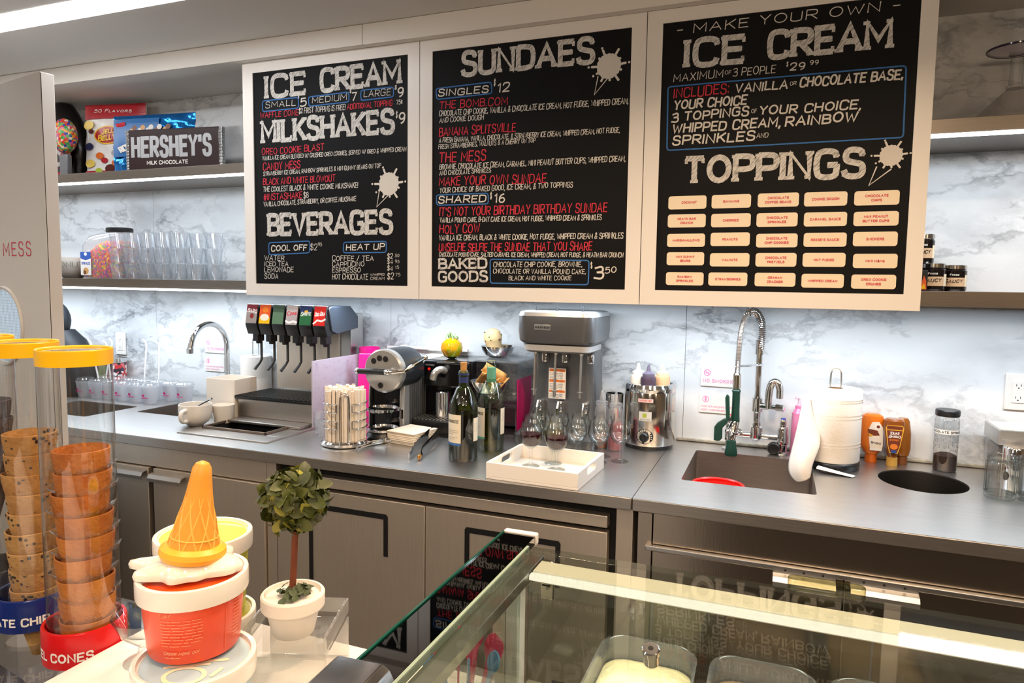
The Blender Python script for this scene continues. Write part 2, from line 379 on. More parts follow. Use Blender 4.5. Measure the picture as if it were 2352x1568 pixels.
def write(g, t, u0, v0, u1, v1, h, hw, m, fn, slant=0.0, slab=0, jit=0.0, gap=GAP, rnd=random.Random(3)):
    """lettering t on the baseline (u0,v0)-(u1,v1), cap height h, stroke half width hw (fraction of h)"""
    tw = text_width(t, gap); L = math.hypot(u1-u0, v1-v0); ins = hw*h
    sx = (L-2*ins)/max(tw, 1e-6) if tw > 8 else h/100; dx, dy = (u1-u0)/max(L, 1e-9), (v1-v0)/max(L, 1e-9)
    x = 0
    for ch in t:
        if ch == ' ': x += SPC; continue
        k = .75 if ch.islower() else 1.0
        wd, S = GLY.get(ch.upper(), (40, []))
        jy = rnd.uniform(-jit, jit)*h; jh = 1+rnd.uniform(-jit, jit)
        def mp(p):
            a = ins+(x+p[0]*k)*sx; b = ins*.7+(p[1]/100*k*jh)*(h-1.4*ins)+jy; a += slant*b
            return (u0+dx*a-dy*b, v0+dy*a+dx*b)
        for kind, P in S:
            Q = [mp(p) for p in P]
            ribbon(g, Q, hw*h, m, fn, closed=(kind == 'O'), ext=.25 if slab else .7)
            if slab:
                sw = h*.125; th = hw*h*.6
                for e, nb in ((0, 1), (-1, -2)):
                    if kind == 'O': continue
                    p, q2 = P[e], P[nb]; c = mp(p)
                    hor = abs(p[0]-q2[0]) > abs(p[1]-q2[1])*2.0
                    if kind == '~':
                        if p[0] < 3 and p[1] > 40 and ch not in 'SUG': continue
                        if ch in 'UJ' : ribbon(g, [(c[0]-sw, c[1]), (c[0]+sw, c[1])], th, m, fn, 0)
                        elif ch in 'CGS' and not (ch == 'G' and p[1] < 50):
                            s_ = 1 if p[1] > 50 else -1; cc = mp((p[0], 50+s_*40)); ribbon(g, [(cc[0], cc[1]-sw*1.0), (cc[0], cc[1]+sw*.8)], th, m, fn, 0)
                    elif p[1] in (0, 100) and not hor: ribbon(g, [(c[0]-sw, c[1]), (c[0]+sw, c[1])], th, m, fn, .3)
                    elif hor and p[0] > 20 and ch in 'EFLTZ' or (hor and ch == 'T'):
                        s_ = -1 if p[1] > 60 else 1
                        if p[1] in (0, 100): ribbon(g, [c, (c[0], c[1]+s_*sw*1.5)], th*.9, m, fn, 0)
                        else: ribbon(g, [(c[0], c[1]-sw*.7), (c[0], c[1]+sw*.7)], th*.9, m, fn, 0)
                    elif hor and ch == 'G': pass
                if len(P) > 2 and kind == '' and ch in 'ELNM':
                    for p in P[1:-1]:
                        if p[1] in (0, 100) and (ch in 'EL' or (ch == 'N') or ch == 'M'):
                            c = mp(p); ribbon(g, [(c[0]-sw, c[1]), (c[0]+sw*.4, c[1])], th, m, fn, .3)
        x += wd*k+gap
def flatfn(o, xd=(1, 0, 0), yd=(0, 0, 1)):
    o, xd, yd = Vector(o), Vector(xd), Vector(yd); n = xd.cross(yd).normalized(); return lambda u, v, w=0: tuple(o+xd*u+yd*v+n*w)
def cylfn(r, z0=0.0, a0=-PI/2, c=(0, 0), k=0.0):      # u runs along the arc, v up; k widens the radius with height
    return lambda u, v, w=0: (c[0]+(r+k*v+w)*math.cos(a0+u/r), c[1]+(r+k*v+w)*math.sin(a0+u/r), z0+v)
def disc2(g, cx, cy_, rx, ry, m, fn, n=18):
    wo = layer(g)*1.2e-5
    g.add([fn(cx+rx*math.cos(2*PI*k/n), cy_+ry*math.sin(2*PI*k/n), wo) for k in range(n)], [tuple(range(n))], m)
def poly2(g, P, m, fn):
    wo = layer(g)*1.2e-5
    g.add([fn(*p, wo) for p in P], [tuple(range(len(P)))], m)
def rect2(g, x0, y0, x1, y1, m, fn, n=1):          # rectangle, split in n columns so it can wrap round a curve
    for i in range(n): poly2(g, [(x0+(x1-x0)*i/n, y0), (x0+(x1-x0)*(i+1)/n, y0), (x0+(x1-x0)*(i+1)/n, y1), (x0+(x1-x0)*i/n, y1)], m, fn)
def label_lines(g, x0, x1, y1, n, dy, hw, m, fn, rnd=random.Random(5)):     # rows of print too small to read
    for i in range(n):
        x = x0
        while x < x0+(x1-x0)*(.97 if i < n-1 else .6):
            e = min(x+rnd.uniform(.12, .3)*(x1-x0), x1); ribbon(g, [(x, y1-i*dy), ((x+e)/2, y1-i*dy), (e, y1-i*dy)], hw, m, fn, 0); x = e+.045*(x1-x0)
def disc3(g, cx, cy_, rx, ry, m, fn, n=24, q=4):     # disc in rings, for curved packets
    wo = layer(g)*4e-5
    V = [fn(cx, cy_, wo)]+[fn(cx+rx*i/q*math.cos(2*PI*k/n), cy_+ry*i/q*math.sin(2*PI*k/n), wo) for i in range(1, q+1) for k in range(n)]
    g.add(V, [(0, 1+k, 1+(k+1) % n) for k in range(n)]+[(1+(i-1)*n+k, 1+i*n+k, 1+i*n+(k+1) % n, 1+(i-1)*n+(k+1) % n) for i in range(1, q) for k in range(n)], m)
# ---------------------------------------------------------------- the room
def sbox(name, a, b, m, bev=0): return struct(G().box(a, b, 0, bev).build(name, m))
sbox('floor', (-4.2, -6.2, -.1), (3.2, .1, 0), MT['floor'])
sbox('ceiling', (-4.2, -6.2, 2.39), (3.2, .1, 2.5), MT['ceil'])
g = G(); xs = [-4.2, -2.62, -1.28, -.05, 1.18, 3.2]
for a, b in zip(xs, xs[1:]): g.box((a+.0007, 0, 0), (b-.0007, .03, 2.39))
struct(g.box((-4.2, .03, 0), (3.2, .1, 2.39), 1).build('wall_back', [MT['marble'], MT['wallp']]))
sbox('wall_left', (-4.3, -6.2, 0), (-4.2, .1, 2.39), MT['whitew'])
sbox('wall_right', (3.2, -6.2, 0), (3.3, .1, 2.39), MT['wallp'])
sbox('wall_front', (-4.2, -6.3, 0), (3.2, -6.2, 2.39), MT['wallp'])
# dropped soffit over the shelves and its front fascia, in two lengths
sbox('trim_1', (-4.19, -.372, 2.318), (-1.174, -.002, 2.389), MT['whitew'], .0015)
sbox('trim_2', (-1.172, -.372, 2.318), (3.19, -.002, 2.389), MT['whitew'], .0015)
struct(G().box((-.07, -.011, .9105), (1.7, -.0005, .9215), 0, .003).build('trim_3', mat('sealant', 'CFC7B6', .7, var=.45, vscale=40)))
o = G().box((-4.1, -.865, 2.3875), (-1.15, -.750, 2.3895)).build('ceiling_light_channel', MT['ledc'])
tag(o, 'long glowing white light channel set into the ceiling', 'ceiling light')
# ---------------------------------------------------------------- wall shelves
def shelf(z0, z1, label):
    t = thing('wall_shelf', label, 'shelf', (0, 0, z0), 0, 'steel shelves along the marble wall')
    G().box((-4.15, -.30, 0), (2.9, -.001, z1-z0), 0, .001).build('shelf_board', MT['shelfsteel'], t)
    for a, b in (((-4.15, -1.75)), ((.63, 2.9))) if z0 > 1.7 else ((-4.15, -1.75),):
        G().box((a, -.304, -.004), (b, -.288, .0045)).build('light_strip', MT['led'], t)
shelf(1.8990, 1.9440, 'upper brushed steel shelf with candy packets and a big stemmed glass')
shelf(1.4255, 1.4690, 'lower brushed steel shelf with the sprinkle jug and stacked cups')
# ---------------------------------------------------------------- three menu boards
YB = -.34
TEXT = '''
1S-16421 21758 -14456 21764 859|ICE
1S-13841 21776 -10316 21804 850|CREAM
1t-16392 21400 -14948 21391 229|SMALL
1p-14757 21337 -14461 21346 322|5
1p-14860 21636 -14779 21638 161|$
1t-14191 21414 -12645 21403 230|MEDIUM
1p-12437 21361 -12210 21367 312|7
1p-12511 21649 -12435 21658 140|$
1t-11911 21443 -10774 21427 231|LARGE
1p-10505 21344 -10237 21352 349|9
1p-10612 21611 -10522 21611 137|$
1r-16654 21035 -14828 21018 213|WAFFLE CONE
1t-14807 21066 -14625 21076 194|$2
1t-14565 21064 -12705 21053 207|FIRST TOPPING IS FREE!
1r-12629 21063 -10702 21061 201|ADDITIONAL TOPPING
1t-10540 21079 -10278 21090 152|75¢
1S-16631 20060 -10594 20082 862|MILKSHAKES
1p-10450 20371 -10165 20390 381|9
1t-10558 20616 -10486 20618 214|$
1r-16602 19613 -13667 19640 246|OREO COOKIE BLAST
1t-16580 19410 -10128 19414 160|VANILLA ICE CREAM BLENDED W/ CRUSHED OREO COOKIES, SERVED W/ OREO & WHIPPED CREAM
1r-16558 19011 -14767 19028 282|CANDY MESS
1t-16541 18810 -11178 18878 162|STRAWBERRY ICE CREAM, RAINBOW SPRINKLES & MINI GUMMY BEARS ON TOP
1r-16563 18451 -13169 18473 247|BLACK AND WHITE BLOWOUT
1t-16568 18186 -12171 18199 196|THE COOLEST BLACK & WHITE COOKIE MILKSHAKE!
1r-16556 17859 -14689 17878 250|#INSTASHAKE
1t-14628 17876 -14385 17900 230|$8
1t-16552 17621 -12249 17715 181|VANILLA, CHOCOLATE, STRAWBERRY, OR COFFEE MILKSHAKE
1S-16382 16471 -10667 16492 865|BEVERAGES
1b-16222 15871 -14502 15895 236|COOL OFF
1t-14349 15909 -14016 15908 232|$2
1t-13984 16055 -13804 16054 132|95
1b-12722 15888 -11036 15910 225|HEAT UP
1t-16551 15505 -15579 15506 196|WATER
1t-16547 15285 -15388 15289 179|ICED TEA
1t-16560 15045 -15141 15056 196|LEMONADE
1t-16565 14781 -15880 14789 198|SODA
1t-13344 15496 -11502 15506 195|COFFEE / TEA
1t-13346 15282 -11906 15288 179|CAPPUCINO
1t-13348 15054 -12065 15064 180|ESPRESSO
1t-13351 14793 -11750 14796 212|HOT CHOCOLATE
1t-11644 14947 -11037 14961 80|W/WHIPPED
1t-11644 14797 -11037 14809 104|CREAM
1t-10925 15576 -10686 15576 190|$2
1t-10594 15639 -10412 15639 111|50
1t-10925 15385 -10686 15385 159|$4
1t-10594 15425 -10412 15426 111|95
1t-10925 15146 -10686 15147 175|$4
1t-10594 15211 -10430 15212 111|15
1t-10926 14820 -10649 14823 223|$2
1t-10576 14941 -10375 14943 111|75
2S-7996 21825 -3240 21814 813|SUNDAES
2b-8873 21217 -6944 21199 234|SINGLES
2p-6634 21173 -6167 21173 315|12
2p-6749 21409 -6685 21411 187|$
2r-8808 20776 -6231 20736 263|THE BOMB.COM
2t-8823 20536 -2120 20444 191|CHOCOLATE CHIP COOKIE, VANILLA & CHOCOLATE ICE CREAM, HOT FUDGE, WHIPPED CREAM,
2t-8805 20311 -7106 20311 177|AND COOKIE DOUGH
2r-8819 19854 -5925 19829 293|BANANA SPLITSVILLE
2t-8818 19627 -2370 19570 171|A FRESH BANANA, VANILLA, CHOCOLATE, & STRAWBERRY ICE CREAM, WHIPPED CREAM, HOT FUDGE,
2t-8837 19416 -5214 19430 161|FRESH STRAWBERRIES, WALNUTS & A CHERRY ON TOP
2r-8814 18947 -7008 18932 357|THE MESS
2t-8795 18695 -2163 18662 186|BROWNIE, CHOCOLATE ICE CREAM, CARAMEL, MINI PEANUT BUTTER CUPS, WHIPPED CREAM,
2t-8794 18496 -6808 18517 164|AND CHOCOLATE SPRINKLES
2r-8809 18136 -4812 18096 308|MAKE YOUR OWN SUNDAE
2t-8780 17888 -3888 17914 183|YOUR CHOICE OF BAKED GOOD, ICE CREAM, & TWO TOPPINGS
2b-8845 17523 -6986 17523 255|SHARED
2p-6698 17468 -6286 17481 309|16
2p-6830 17629 -6765 17635 192|$
2r-8785 17080 -2714 17074 305|IT'S NOT YOUR BIRTHDAY BIRTHDAY SUNDAE
2t-8774 16851 -2894 16831 175|VANILLA POUND CAKE, B-DAY CAKE ICE CREAM, HOT FUDGE, WHIPPED CREAM & SPRINKLES
2r-8782 16459 -7209 16478 303|HOLY COW
2t-8797 16223 -2167 16226 189|VANILLA ICE CREAM, BLACK & WHITE COOKIE, HOT FUDGE, WHIPPED CREAM & SPRINKLES
2r-8806 15838 -3189 15847 280|UNSELFIE SELFIE THE SUNDAE THAT YOU SHARE
2t-8794 15654 -2150 15624 154|CHOCOLATE POUND CAKE, SALTED CARAMEL ICE CREAM, WHIPPED CREAM, HOT FUDGE, & HEATH BAR CRUNCH
2S-8809 15206 -6906 15239 381|BAKED
2S-8824 14749 -6876 14788 382|GOODS
2t-6686 15293 -3507 15317 175|CHOCOLATE CHIP COOKIE, BROWNIE,
2t-6691 15074 -3380 15075 161|CHOCOLATE OR VANILLA POUND CAKE,
2t-6108 14842 -3869 14868 154|BLACK AND WHITE COOKIE
2p-3122 14908 -2801 14916 410|3
2t-3218 15267 -3160 15274 184|$
2p-2749 15114 -2361 15124 197|50
3t-688 22397 5346 22388 269|- MAKE YOUR OWN -
3S-455 21389 1338 21358 828|ICE
3S1936 21394 5224 21379 795|CREAM
3t-741 20987 726 20996 232|MAXIMUM
3t773 21068 960 21069 114|OF
3t1000 20996 2201 20992 226|3 PEOPLE
3p2583 21004 2999 21007 221|29
3t2494 21142 2541 21143 123|$
3p3112 21118 3353 21119 122|99
3r-724 20502 917 20509 297|INCLUDES:
3b1079 20503 2558 20507 263|VANILLA
3t2613 20593 2788 20598 111|OR
3b2862 20513 5521 20509 276|CHOCOLATE BASE,
3b-713 20154 1435 20137 284|YOUR CHOICE
3b-767 19777 1509 19828 272|3 TOPPINGS
3t1576 19874 1734 19881 114|OF
3b1786 19808 4516 19777 259|YOUR CHOICE,
3b-735 19439 2411 19430 283|WHIPPED CREAM,
3b2522 19431 4441 19450 282|RAINBOW
3b-724 19081 1706 19080 285|SPRINKLES
3t1752 19149 2080 19146 139|AND
3S-346 17890 4719 17885 810|TOPPINGS'''
BOARDS = {1: (-1.747, -.9582, -1.6968, -1.0051), 2: (-.9566, -.1592, -.9068, -.2064), 3: (-.1580, .6283, -.1098, .5851)}
BOXES = [[(-1.6517, 2.1681), (-1.4809, 2.1676), (-1.4814, 2.1281), (-1.6516, 2.1275)], [(-1.435, 2.1655), (-1.2544, 2.1683), (-1.2535, 2.1331), (-1.4334, 2.131)], [(-1.2026, 2.1702), (-1.0651, 2.1703), (-1.0643, 2.1361), (-1.202, 2.1337)], [(-1.6318, 1.6202), (-1.4354, 1.6254), (-1.4371, 1.5802), (-1.6311, 1.5728)], [(-1.2813, 1.619), (-1.095, 1.6213), (-1.0957, 1.5808), (-1.2827, 1.5798)], [(-0.8942, 2.1496), (-0.6833, 2.1533), (-0.6804, 2.1156), (-0.8903, 2.1122)], [(-0.8903, 1.782), (-0.6902, 1.7819), (-0.689, 1.7456), (-0.8882, 1.7462)], [(-0.6803, 1.5561), (-0.3273, 1.5523), (-0.3286, 1.473), (-0.6782, 1.4737)], [(-0.0895, 2.0857), (0.558, 2.0865), (0.5612, 1.8928), (-0.0865, 1.893)]]
ICONS = [[(-1.0849, 1.8284), (-1.0449, 1.8268), (-1.1235, 1.8126), (-1.1359, 1.7468), (-1.0794, 1.7946)], [(-0.2778, 2.1667), (-0.2399, 2.163), (-0.3125, 2.1376), (-0.3231, 2.0815), (-0.2797, 2.1306)], [(0.5338, 1.8451), (0.5617, 1.8436), (0.4993, 1.8153), (0.4822, 1.7643), (0.5358, 1.8074)]]
BL = {1: 'left menu board with ICE CREAM, MILKSHAKES and BEVERAGES in chalk', 2: 'middle menu board headed SUNDAES with BAKED GOODS at its foot', 3: 'right menu board headed MAKE YOUR OWN with topping cards'}
fb = flatfn((0, YB+.0032, 0))
for bi, (x0, x1, p0, p1) in BOARDS.items():
    cx = (x0+x1)/2
    t = thing('menu_board', BL[bi], 'menu board', (cx, YB, 1.4126), 0, 'menu boards hung in a row')
    zt, zb, pt, pb = 2.3170, 1.4126, 2.2767, 1.4589
    g = G(); d = .0008
    for a, b, c, e in ((x0+d, x1-d, pt, zt), (x0+d, x1-d, zb, pb), (x0+d, p0, pb, pt), (p1, x1-d, pb, pt)): g.box((a-cx, 0, c-zb), (b-cx, .022, e-zb))
    g.build('frame', MT['white'], t)
    G().box((p0-cx, .004, pb-zb), (p1-cx, .018, pt-zb)).build('chalkboard', MT['board'], t)
    g = G(); off = {'S': (.104, 0, 0, 1), 't': (.050, 1, .08, 0), 'r': (.056, 2, .06, 0), 'b': (.088, 1, .12, 0), 'p': (.075, 1, .1, 0)}
    fl = flatfn((-cx, .0034, -zb)); fl2 = flatfn((-cx, .0031, -zb)); rnd = random.Random(bi)
    for ln in TEXT.strip().split('\n'):
        if int(ln[0]) != bi: continue
        head, txt = ln.split('|'); u0, v0, u1, v1, h = [int(q)/1e4 for q in head[2:].split()]; st = head[1]
        hw, mi, sl, slab = off[st]
        if st == 't' and h < .02: hw = .060
        write(g, txt, u0, v0, u1, v1, h, hw, mi, fl, slant=sl, slab=slab, jit=0 if slab else .05, gap=24 if slab else 26, rnd=rnd)
    for k, B in enumerate(BOXES):
        if (1 if k < 5 else 2 if k < 8 else 3) != bi: continue
        mx_, my_ = sum(p[0] for p in B)/4, sum(p[1] for p in B)/4
        P = []
        for i in range(4):
            a, b, c = B[i-1], B[i], B[(i+1) % 4]; r = .009
            def tw(p, q):
                L = math.hypot(q[0]-p[0], q[1]-p[1]); return (p[0]+(q[0]-p[0])*r/L, p[1]+(q[1]-p[1])*r/L)
            P += [tw(b, a), (b[0]*.5+(tw(b, a)[0]+tw(b, c)[0])*.25, b[1]*.5+(tw(b, a)[1]+tw(b, c)[1])*.25), tw(b, c)]
        ribbon(g, P+[P[0]], .0021, 3, fl2, closed=True)
    (c0, c1), (e0, e1), A, B, C = ICONS[bi-1]; R = e0-c0
    disc2(g, c0, c1, R, R*.98, 1, fl)
    for a in range(20): disc2(g, c0+R*.86*math.cos(a*PI/10), c1+R*.86*math.sin(a*PI/10), R*.2, R*.2, 1, fl, 10)
    for ang, ln_, dot in ((58, 1.5, 0), (112, 1.4, 1.62), (178, 1.45, 1.75), (5, 1.4, 1.72), (-55, 1.45, 0), (-118, 1.3, 0), (-85, 1.15, 0), (208, 1.15, 1.5), (-20, 1.1, 0), (140, 1.08, 0), (30, 1.08, 0)):
        ca, sa = math.cos(math.radians(ang)), math.sin(math.radians(ang))
        ribbon(g, [(c0+R*.7*ca, c1+R*.7*sa), (c0+R*ln_*ca, c1+R*ln_*sa)], R*.095, 1, fl)
        disc2(g, c0+R*ln_*ca, c1+R*ln_*sa, R*.105, R*.105, 1, fl, 10)
        if dot: disc2(g, c0+R*dot*ca, c1+R*dot*sa, R*.1, R*.1, 1, fl, 10)
    ribbon(g, [A, B, C], .0018, 1, fl)
    g.build('lettering', [MT['chalk'], MT['chalkw'], MT['chalkr'], MT['chalkb']], t, smooth=False)
PL = [(-0.019, 1.731, 0.115), (0.111, 1.731, 0.114), (0.244, 1.731, 0.114), (0.372, 1.73, 0.114), (0.504, 1.729, 0.114), (-0.019, 1.675, 0.115), (0.112, 1.674, 0.115), (0.243, 1.673, 0.114), (0.374, 1.672, 0.114), (0.505, 1.671, 0.114), (-0.019, 1.615, 0.115), (0.112, 1.617, 0.114), (0.245, 1.612, 0.115), (0.376, 1.613, 0.114), (0.506, 1.614, 0.113), (-0.019, 1.558, 0.114), (0.113, 1.555, 0.115), (0.245, 1.555, 0.114), (0.376, 1.555, 0.114), (0.509, 1.552, 0.113), (-0.019, 1.496, 0.115), (0.11, 1.496, 0.114), (0.245, 1.496, 0.114), (0.375, 1.494, 0.113), (0.508, 1.493, 0.114)]
PT = '''COCONUT;BANANAS;CHOCOLATE/COFFEE BEANS;COOKIE DOUGH;CHOCOLATE/CHIPS;HEATH BAR/CRUNCH;CHERRIES;CHOCOLATE/SPRINKLES;CARAMEL SAUCE;MINI PEANUT/BUTTER CUPS;MARSHMALLOWS;PEANUTS;CHOCOLATE/CHIP COOKIES;REESE'S SAUCE;SNICKERS;MINI GUMMY/BEARS;WALNUTS;CHOCOLATE/PRETZELS;HOT FUDGE;MINI M&Ms;RAINBOW/SPRINKLES;STRAWBERRIES;GRAHAM/CRACKER;WHIPPED CREAM;OREO COOKIE/CRUMBS'''.split(';')
for (x, z, wd), s_ in zip(PL, PT):
    nm = s_.replace('/', ' ').title()
    nm = {'Heath Bar Crunch': 'a toffee bar crunch, below the coconut card', "Reese'S Sauce": 'a peanut butter sauce, above the hot fudge card', 'Snickers': 'a candy bar, directly below the mini peanut butter cups card', 'Mini M&Ms': 'mini candies, directly above the bottom right corner card', 'Oreo Cookie Crumbs': 'cookie crumbs in the bottom right corner'}.get(s_.replace('/', ' ') if 'M&M' in s_ else nm, nm.upper())
    t = thing('topping_card', 'cream topping card reading '+nm, 'sign', (x, YB+.0038, z), 0, 'topping cards in rows on the menu board')
    G().prism(rrect(wd, .0405, .008), -.0022, 0, 0, 'y').build('card', MT['plate'], t)
    g = G(); ls = s_.split('/'); hh = .0068
    for i, l in enumerate(ls):
        v = -hh/2 + (0 if len(ls) == 1 else (.0062 if i == 0 else -.0062))
        tw = text_width(l, 34)*hh/100*1.04
        off_ = .006 if l == 'COCONUT' else 0
        write(g, l, off_-tw/2, v, off_+tw/2, v, hh, .115, 0, flatfn((0, -.0027, 0)), gap=34)
    g.build('lettering', MT['pink'], t, smooth=False)
# ---------------------------------------------------------------- counter run under the boards
def worktop(name, x0, x1, holes, label):
    t = thing(name, label, 'counter', ((x0+x1)/2, -.38, 0)); cx = (x0+x1)/2
    bm = bmesh.new()
    def loop(P):
        vs_ = [bm.verts.new((a-cx, b+.38, .91)) for a, b in P]
        return [bm.edges.new((vs_[i], vs_[(i+1) % len(vs_)])) for i in range(len(vs_))]
    E_ = loop([(x0, -.7633), (x1, -.7633), (x1, -.002), (x0, -.002)])
    for h in holes: E_ += loop(h)
    bmesh.ops.triangle_fill(bm, use_beauty=True, use_dissolve=False, edges=E_)
    r = bmesh.ops.extrude_face_region(bm, geom=bm.faces[:])
    for e in r['geom']:
        if isinstance(e, bmesh.types.BMVert): e.co.z -= .004
    bmesh.ops.recalc_face_normals(bm, faces=bm.faces[:])
    g = G().addbm(bm)
    g.build('top_sheet', MT['steel'], t)
    g = G().box((x0-cx, -.3845, .8755), (x1-cx, -.379, .9098), 0, .0026)
    g.build('front_edge', MT['steeld'], t)
    return t, cx
def loft(g, loops, m=0, cap0=False, cap1=False):
    n = len(loops[0]); g.add([p for l in loops for p in l], [(i*n+k, i*n+(k+1) % n, (i+1)*n+(k+1) % n, (i+1)*n+k) for i in range(len(loops)-1) for k in range(n)] + ([tuple(range(n-1, -1, -1))] if cap0 else []) + ([tuple((len(loops)-1)*n+k for k in range(n))] if cap1 else []), m); return g
def rr3(x0, x1, y0, y1, r, z): return [(a, b, z) for a, b in rrect(x1-x0, y1-y0, r, 4, (x0+x1)/2, (y0+y1)/2)]
def basin(t, cx, x0, x1, y0, y1, z, r=.02, name='sink_basin', m='sinkm'):
    a = [(x0-cx, x1-cx, y0+.38, y1+.38)][0]
    g = G(); L = [rr3(*a, r, .9065), rr3(*a, r, z+.02), rr3(a[0]+.015, a[1]-.015, a[2]+.015, a[3]-.015, r, z)]
    w_ = .003; L2 = [rr3(a[0]-w_, a[1]+w_, a[2]-w_, a[3]+w_, r, q) for q in (z-.004, .9055)]
    loft(g, [L2[1], L2[0]]); loft(g, L, 0, False, True); loft(g, [L2[1], L[0]]); loft(g, [L2[0], [(0.5*(a[0]+a[1]), .5*(a[2]+a[3]), z-.004)]*len(L2[0])])
    return g.build(name, MT[m], t)
hA = (-2.262, -1.985, -.434, -.147); hB = (-2.72, -2.350, -.60, -.345); hS = (.015, .3794, -.5301, -.1356)
circ = [(.6765+.1165*math.cos(2*PI*k/40), -.2525+.1275*math.sin(2*PI*k/40)) for k in range(40)]
hI = (-1.7465, -1.4465, -.5865, -.3985)
t, cx = worktop('steel_worktop', -4.1, -.0822, [rrect(h[1]-h[0], h[3]-h[2], .012, 4, (h[0]+h[1])/2, (h[2]+h[3])/2) for h in (hA, hB, hI)], 'long steel worktop with the soda machine, wine bottles and white tray on it')
basin(t, cx, *hA, .70, .012); basin(t, cx, *hB, .70, .012)
t2, cx2 = worktop('steel_worktop', -.0802, 2.4, [rrect(hS[1]-hS[0], hS[3]-hS[2], .012, 4, (hS[0]+hS[1])/2, (hS[2]+hS[3])/2), circ], 'steel worktop on the right with the big sink and round waste hole')
basin(t2, cx2, *hS, .72, .012)
g = G(); n = 40
lp = lambda s, z: [(.6765-cx2+.1165*s*math.cos(2*PI*k/n), -.2525+.38+.1275*s*math.sin(2*PI*k/n), z) for k in range(n)]
loft(g, [lp(1.02, .9055), lp(1.0, .9065), lp(1.0, .80)], 0); loft(g, [lp(1.0, .80), lp(1.0, .62)], 1, False, True); loft(g, [lp(1.02, .9055), lp(1.02, .60)], 1)
g.build('waste_chute', [steelm('chute_steel', '77716B', .35), MT['dark']], t2)
t = thing('red_bowl', 'red plastic bowl whose rim shows inside the big sink', 'bowl', (.112, -.432, .7205)); redp = mat('red_plastic', 'E01A14', .3)
G().lathe([(0, 0), (.045, 0), (.05, .004), (.074, .150), (.071, .150), (.046, .008), (0, .006)], 40).build('body', redp, t); G().ring([(.0735, .1505), (.079, .151), (.0795, .158), (.076, .162), (.0715, .158)], 44).build('rim', redp, t)
t = thing('red_sponge', 'small red thing at the edge of the sink behind the white mug', 'sponge', (-2.05, -.33, .7005)); G().box((-.04, -.03, 0), (.04, .03, .13), 0, .012).build('body', bpy.data.materials['red_plastic'], t)
# cabinets
def pull(t, x0, x1, z, y, m='steeld'):      # bent lip pull
    P = [(0, .006), (-.004, .008), (-.020, .004), (-.027, -.008), (-.026, -.020), (-.024, -.020), (-.024, -.009), (-.018, .001), (-.004, .005), (0, .003)]
    G().prism([(y+a, z+b) for a, b in P], x0, x1, 0, 'x').build('handle', MT[m], t)
YF = -.735
t = thing('base_cabinet', 'left run of steel base cabinet doors under the soda machine', 'cabinet', (-2.2, YF, 0))
G().box((-1.9, .012, .08), (.885, .04, .868), 0).build('body', MT['dark'], t)
G().box((-1.9, -.002, .797), (.885, .012, .868), 0, .001).build('top_rail', MT['steelv'], t)
for i, (a, b) in enumerate(((-1.9, -1.10), (-1.097, -.365+.73-.003), (.386, .885))):
    d = G().box((a, -.012, .10), (b, .010, .793), 0, .002).build('door', MT['steelv'], t)
pull(t, .20, .357, .775, -.012); pull(t, .386, .54, .772, -.012); pull(t, -.55, -.3, .775, -.012)
t = thing('undercounter_fridge', 'two door steel undercounter fridge below the white tray', 'fridge', (-.70, YF, 0))
G().box((-.567, .022, .06), (.570, .66, .872), 0).build('body', MT['dark'], t)
G().box((-.612, -.004, .06), (-.572, .35, .872), 0, .001).build('side_post', MT['steelv'], t)
G().box((.573, -.004, .06), (.618, .35, .872), 0, .001).build('side_post', MT['steelv'], t)
G().box((-.565, -.012, .812), (.550, .020, .846), 0, .002).build('top_rail', MT['steelv'], t)
for a, b in ((-.565, -.0125), (-.0095, .550)):
    dr = G().box((a, -.010, .12), (b, .020, .799), 0, .002).build('door', MT['steelv'], t)
    c = (a+b)/2
    U = [(c-.148, .50), (c-.148, .748), (c-.142, .755), (c+.142, .755), (c+.148, .748), (c+.148, .62), (c+.133, .62), (c+.133, .738), (c-.133, .738), (c-.133, .50)]
    G().prism(U, -.0118, -.0085, 0, 'y').build('handle', MT['black'], dr)
    G().box((c+.13, -.0116, .30), (c+.21, -.0098, .345), 0).build('badge', MT['black'], dr)
t = thing('drawer_cabinet', 'right steel base cabinet with lip pull drawers under the sink', 'cabinet', (.90, YF, 0))
G().box((-.965, .012, .06), (1.5, .05, .872), 0).build('body', MT['dark'], t)
G().box((-.968, -.006, .06), (-.930, .012, .868), 0, .001).build('side_post', MT['steelg'], t)
G().box((-.927, -.006, .787), (1.5, .012, .870), 0, .001).build('top_panel', MT['steelg'], t)
G().box((-.945, -.022, .771), (1.5, .012, .785), 0, .003).build('ledge', MT['steel'], t)
for a, b, p0, p1 in ((-.927, -.466, -.625, -.483), (-.462, .25, -.451, -.307), (.254, 1.5, .5, .64)):
    dr = G().box((a, -.010, .10), (b, .012, .768), 0, .002).build('drawer', MT['steelg'], t)
    g = G().box((p0, -.0235, .764), (p1, -.0222, .783)); 
    P = [(-.0235, .766), (-.040, .762), (-.048, .752), (-.049, .740), (-.047, .740), (-.046, .751), (-.039, .760), (-.0235, .763)]
    g.prism(P, p0, p1, 0, 'x')
    for q in (.2, .5, .8): g.lathe([(.0, .001), (.0025, .0005), (.003, 0)], 10, 1, M=T(p0+(p1-p0)*q, -.0240, .775) @ Rx(PI/2))
    g.build('handle', [MT['steel'], MT['dark']], dr)
# ---------------------------------------------------------------- things on the worktop
ZC = .9102
chrome, blk = MT['chrome'], MT['black']
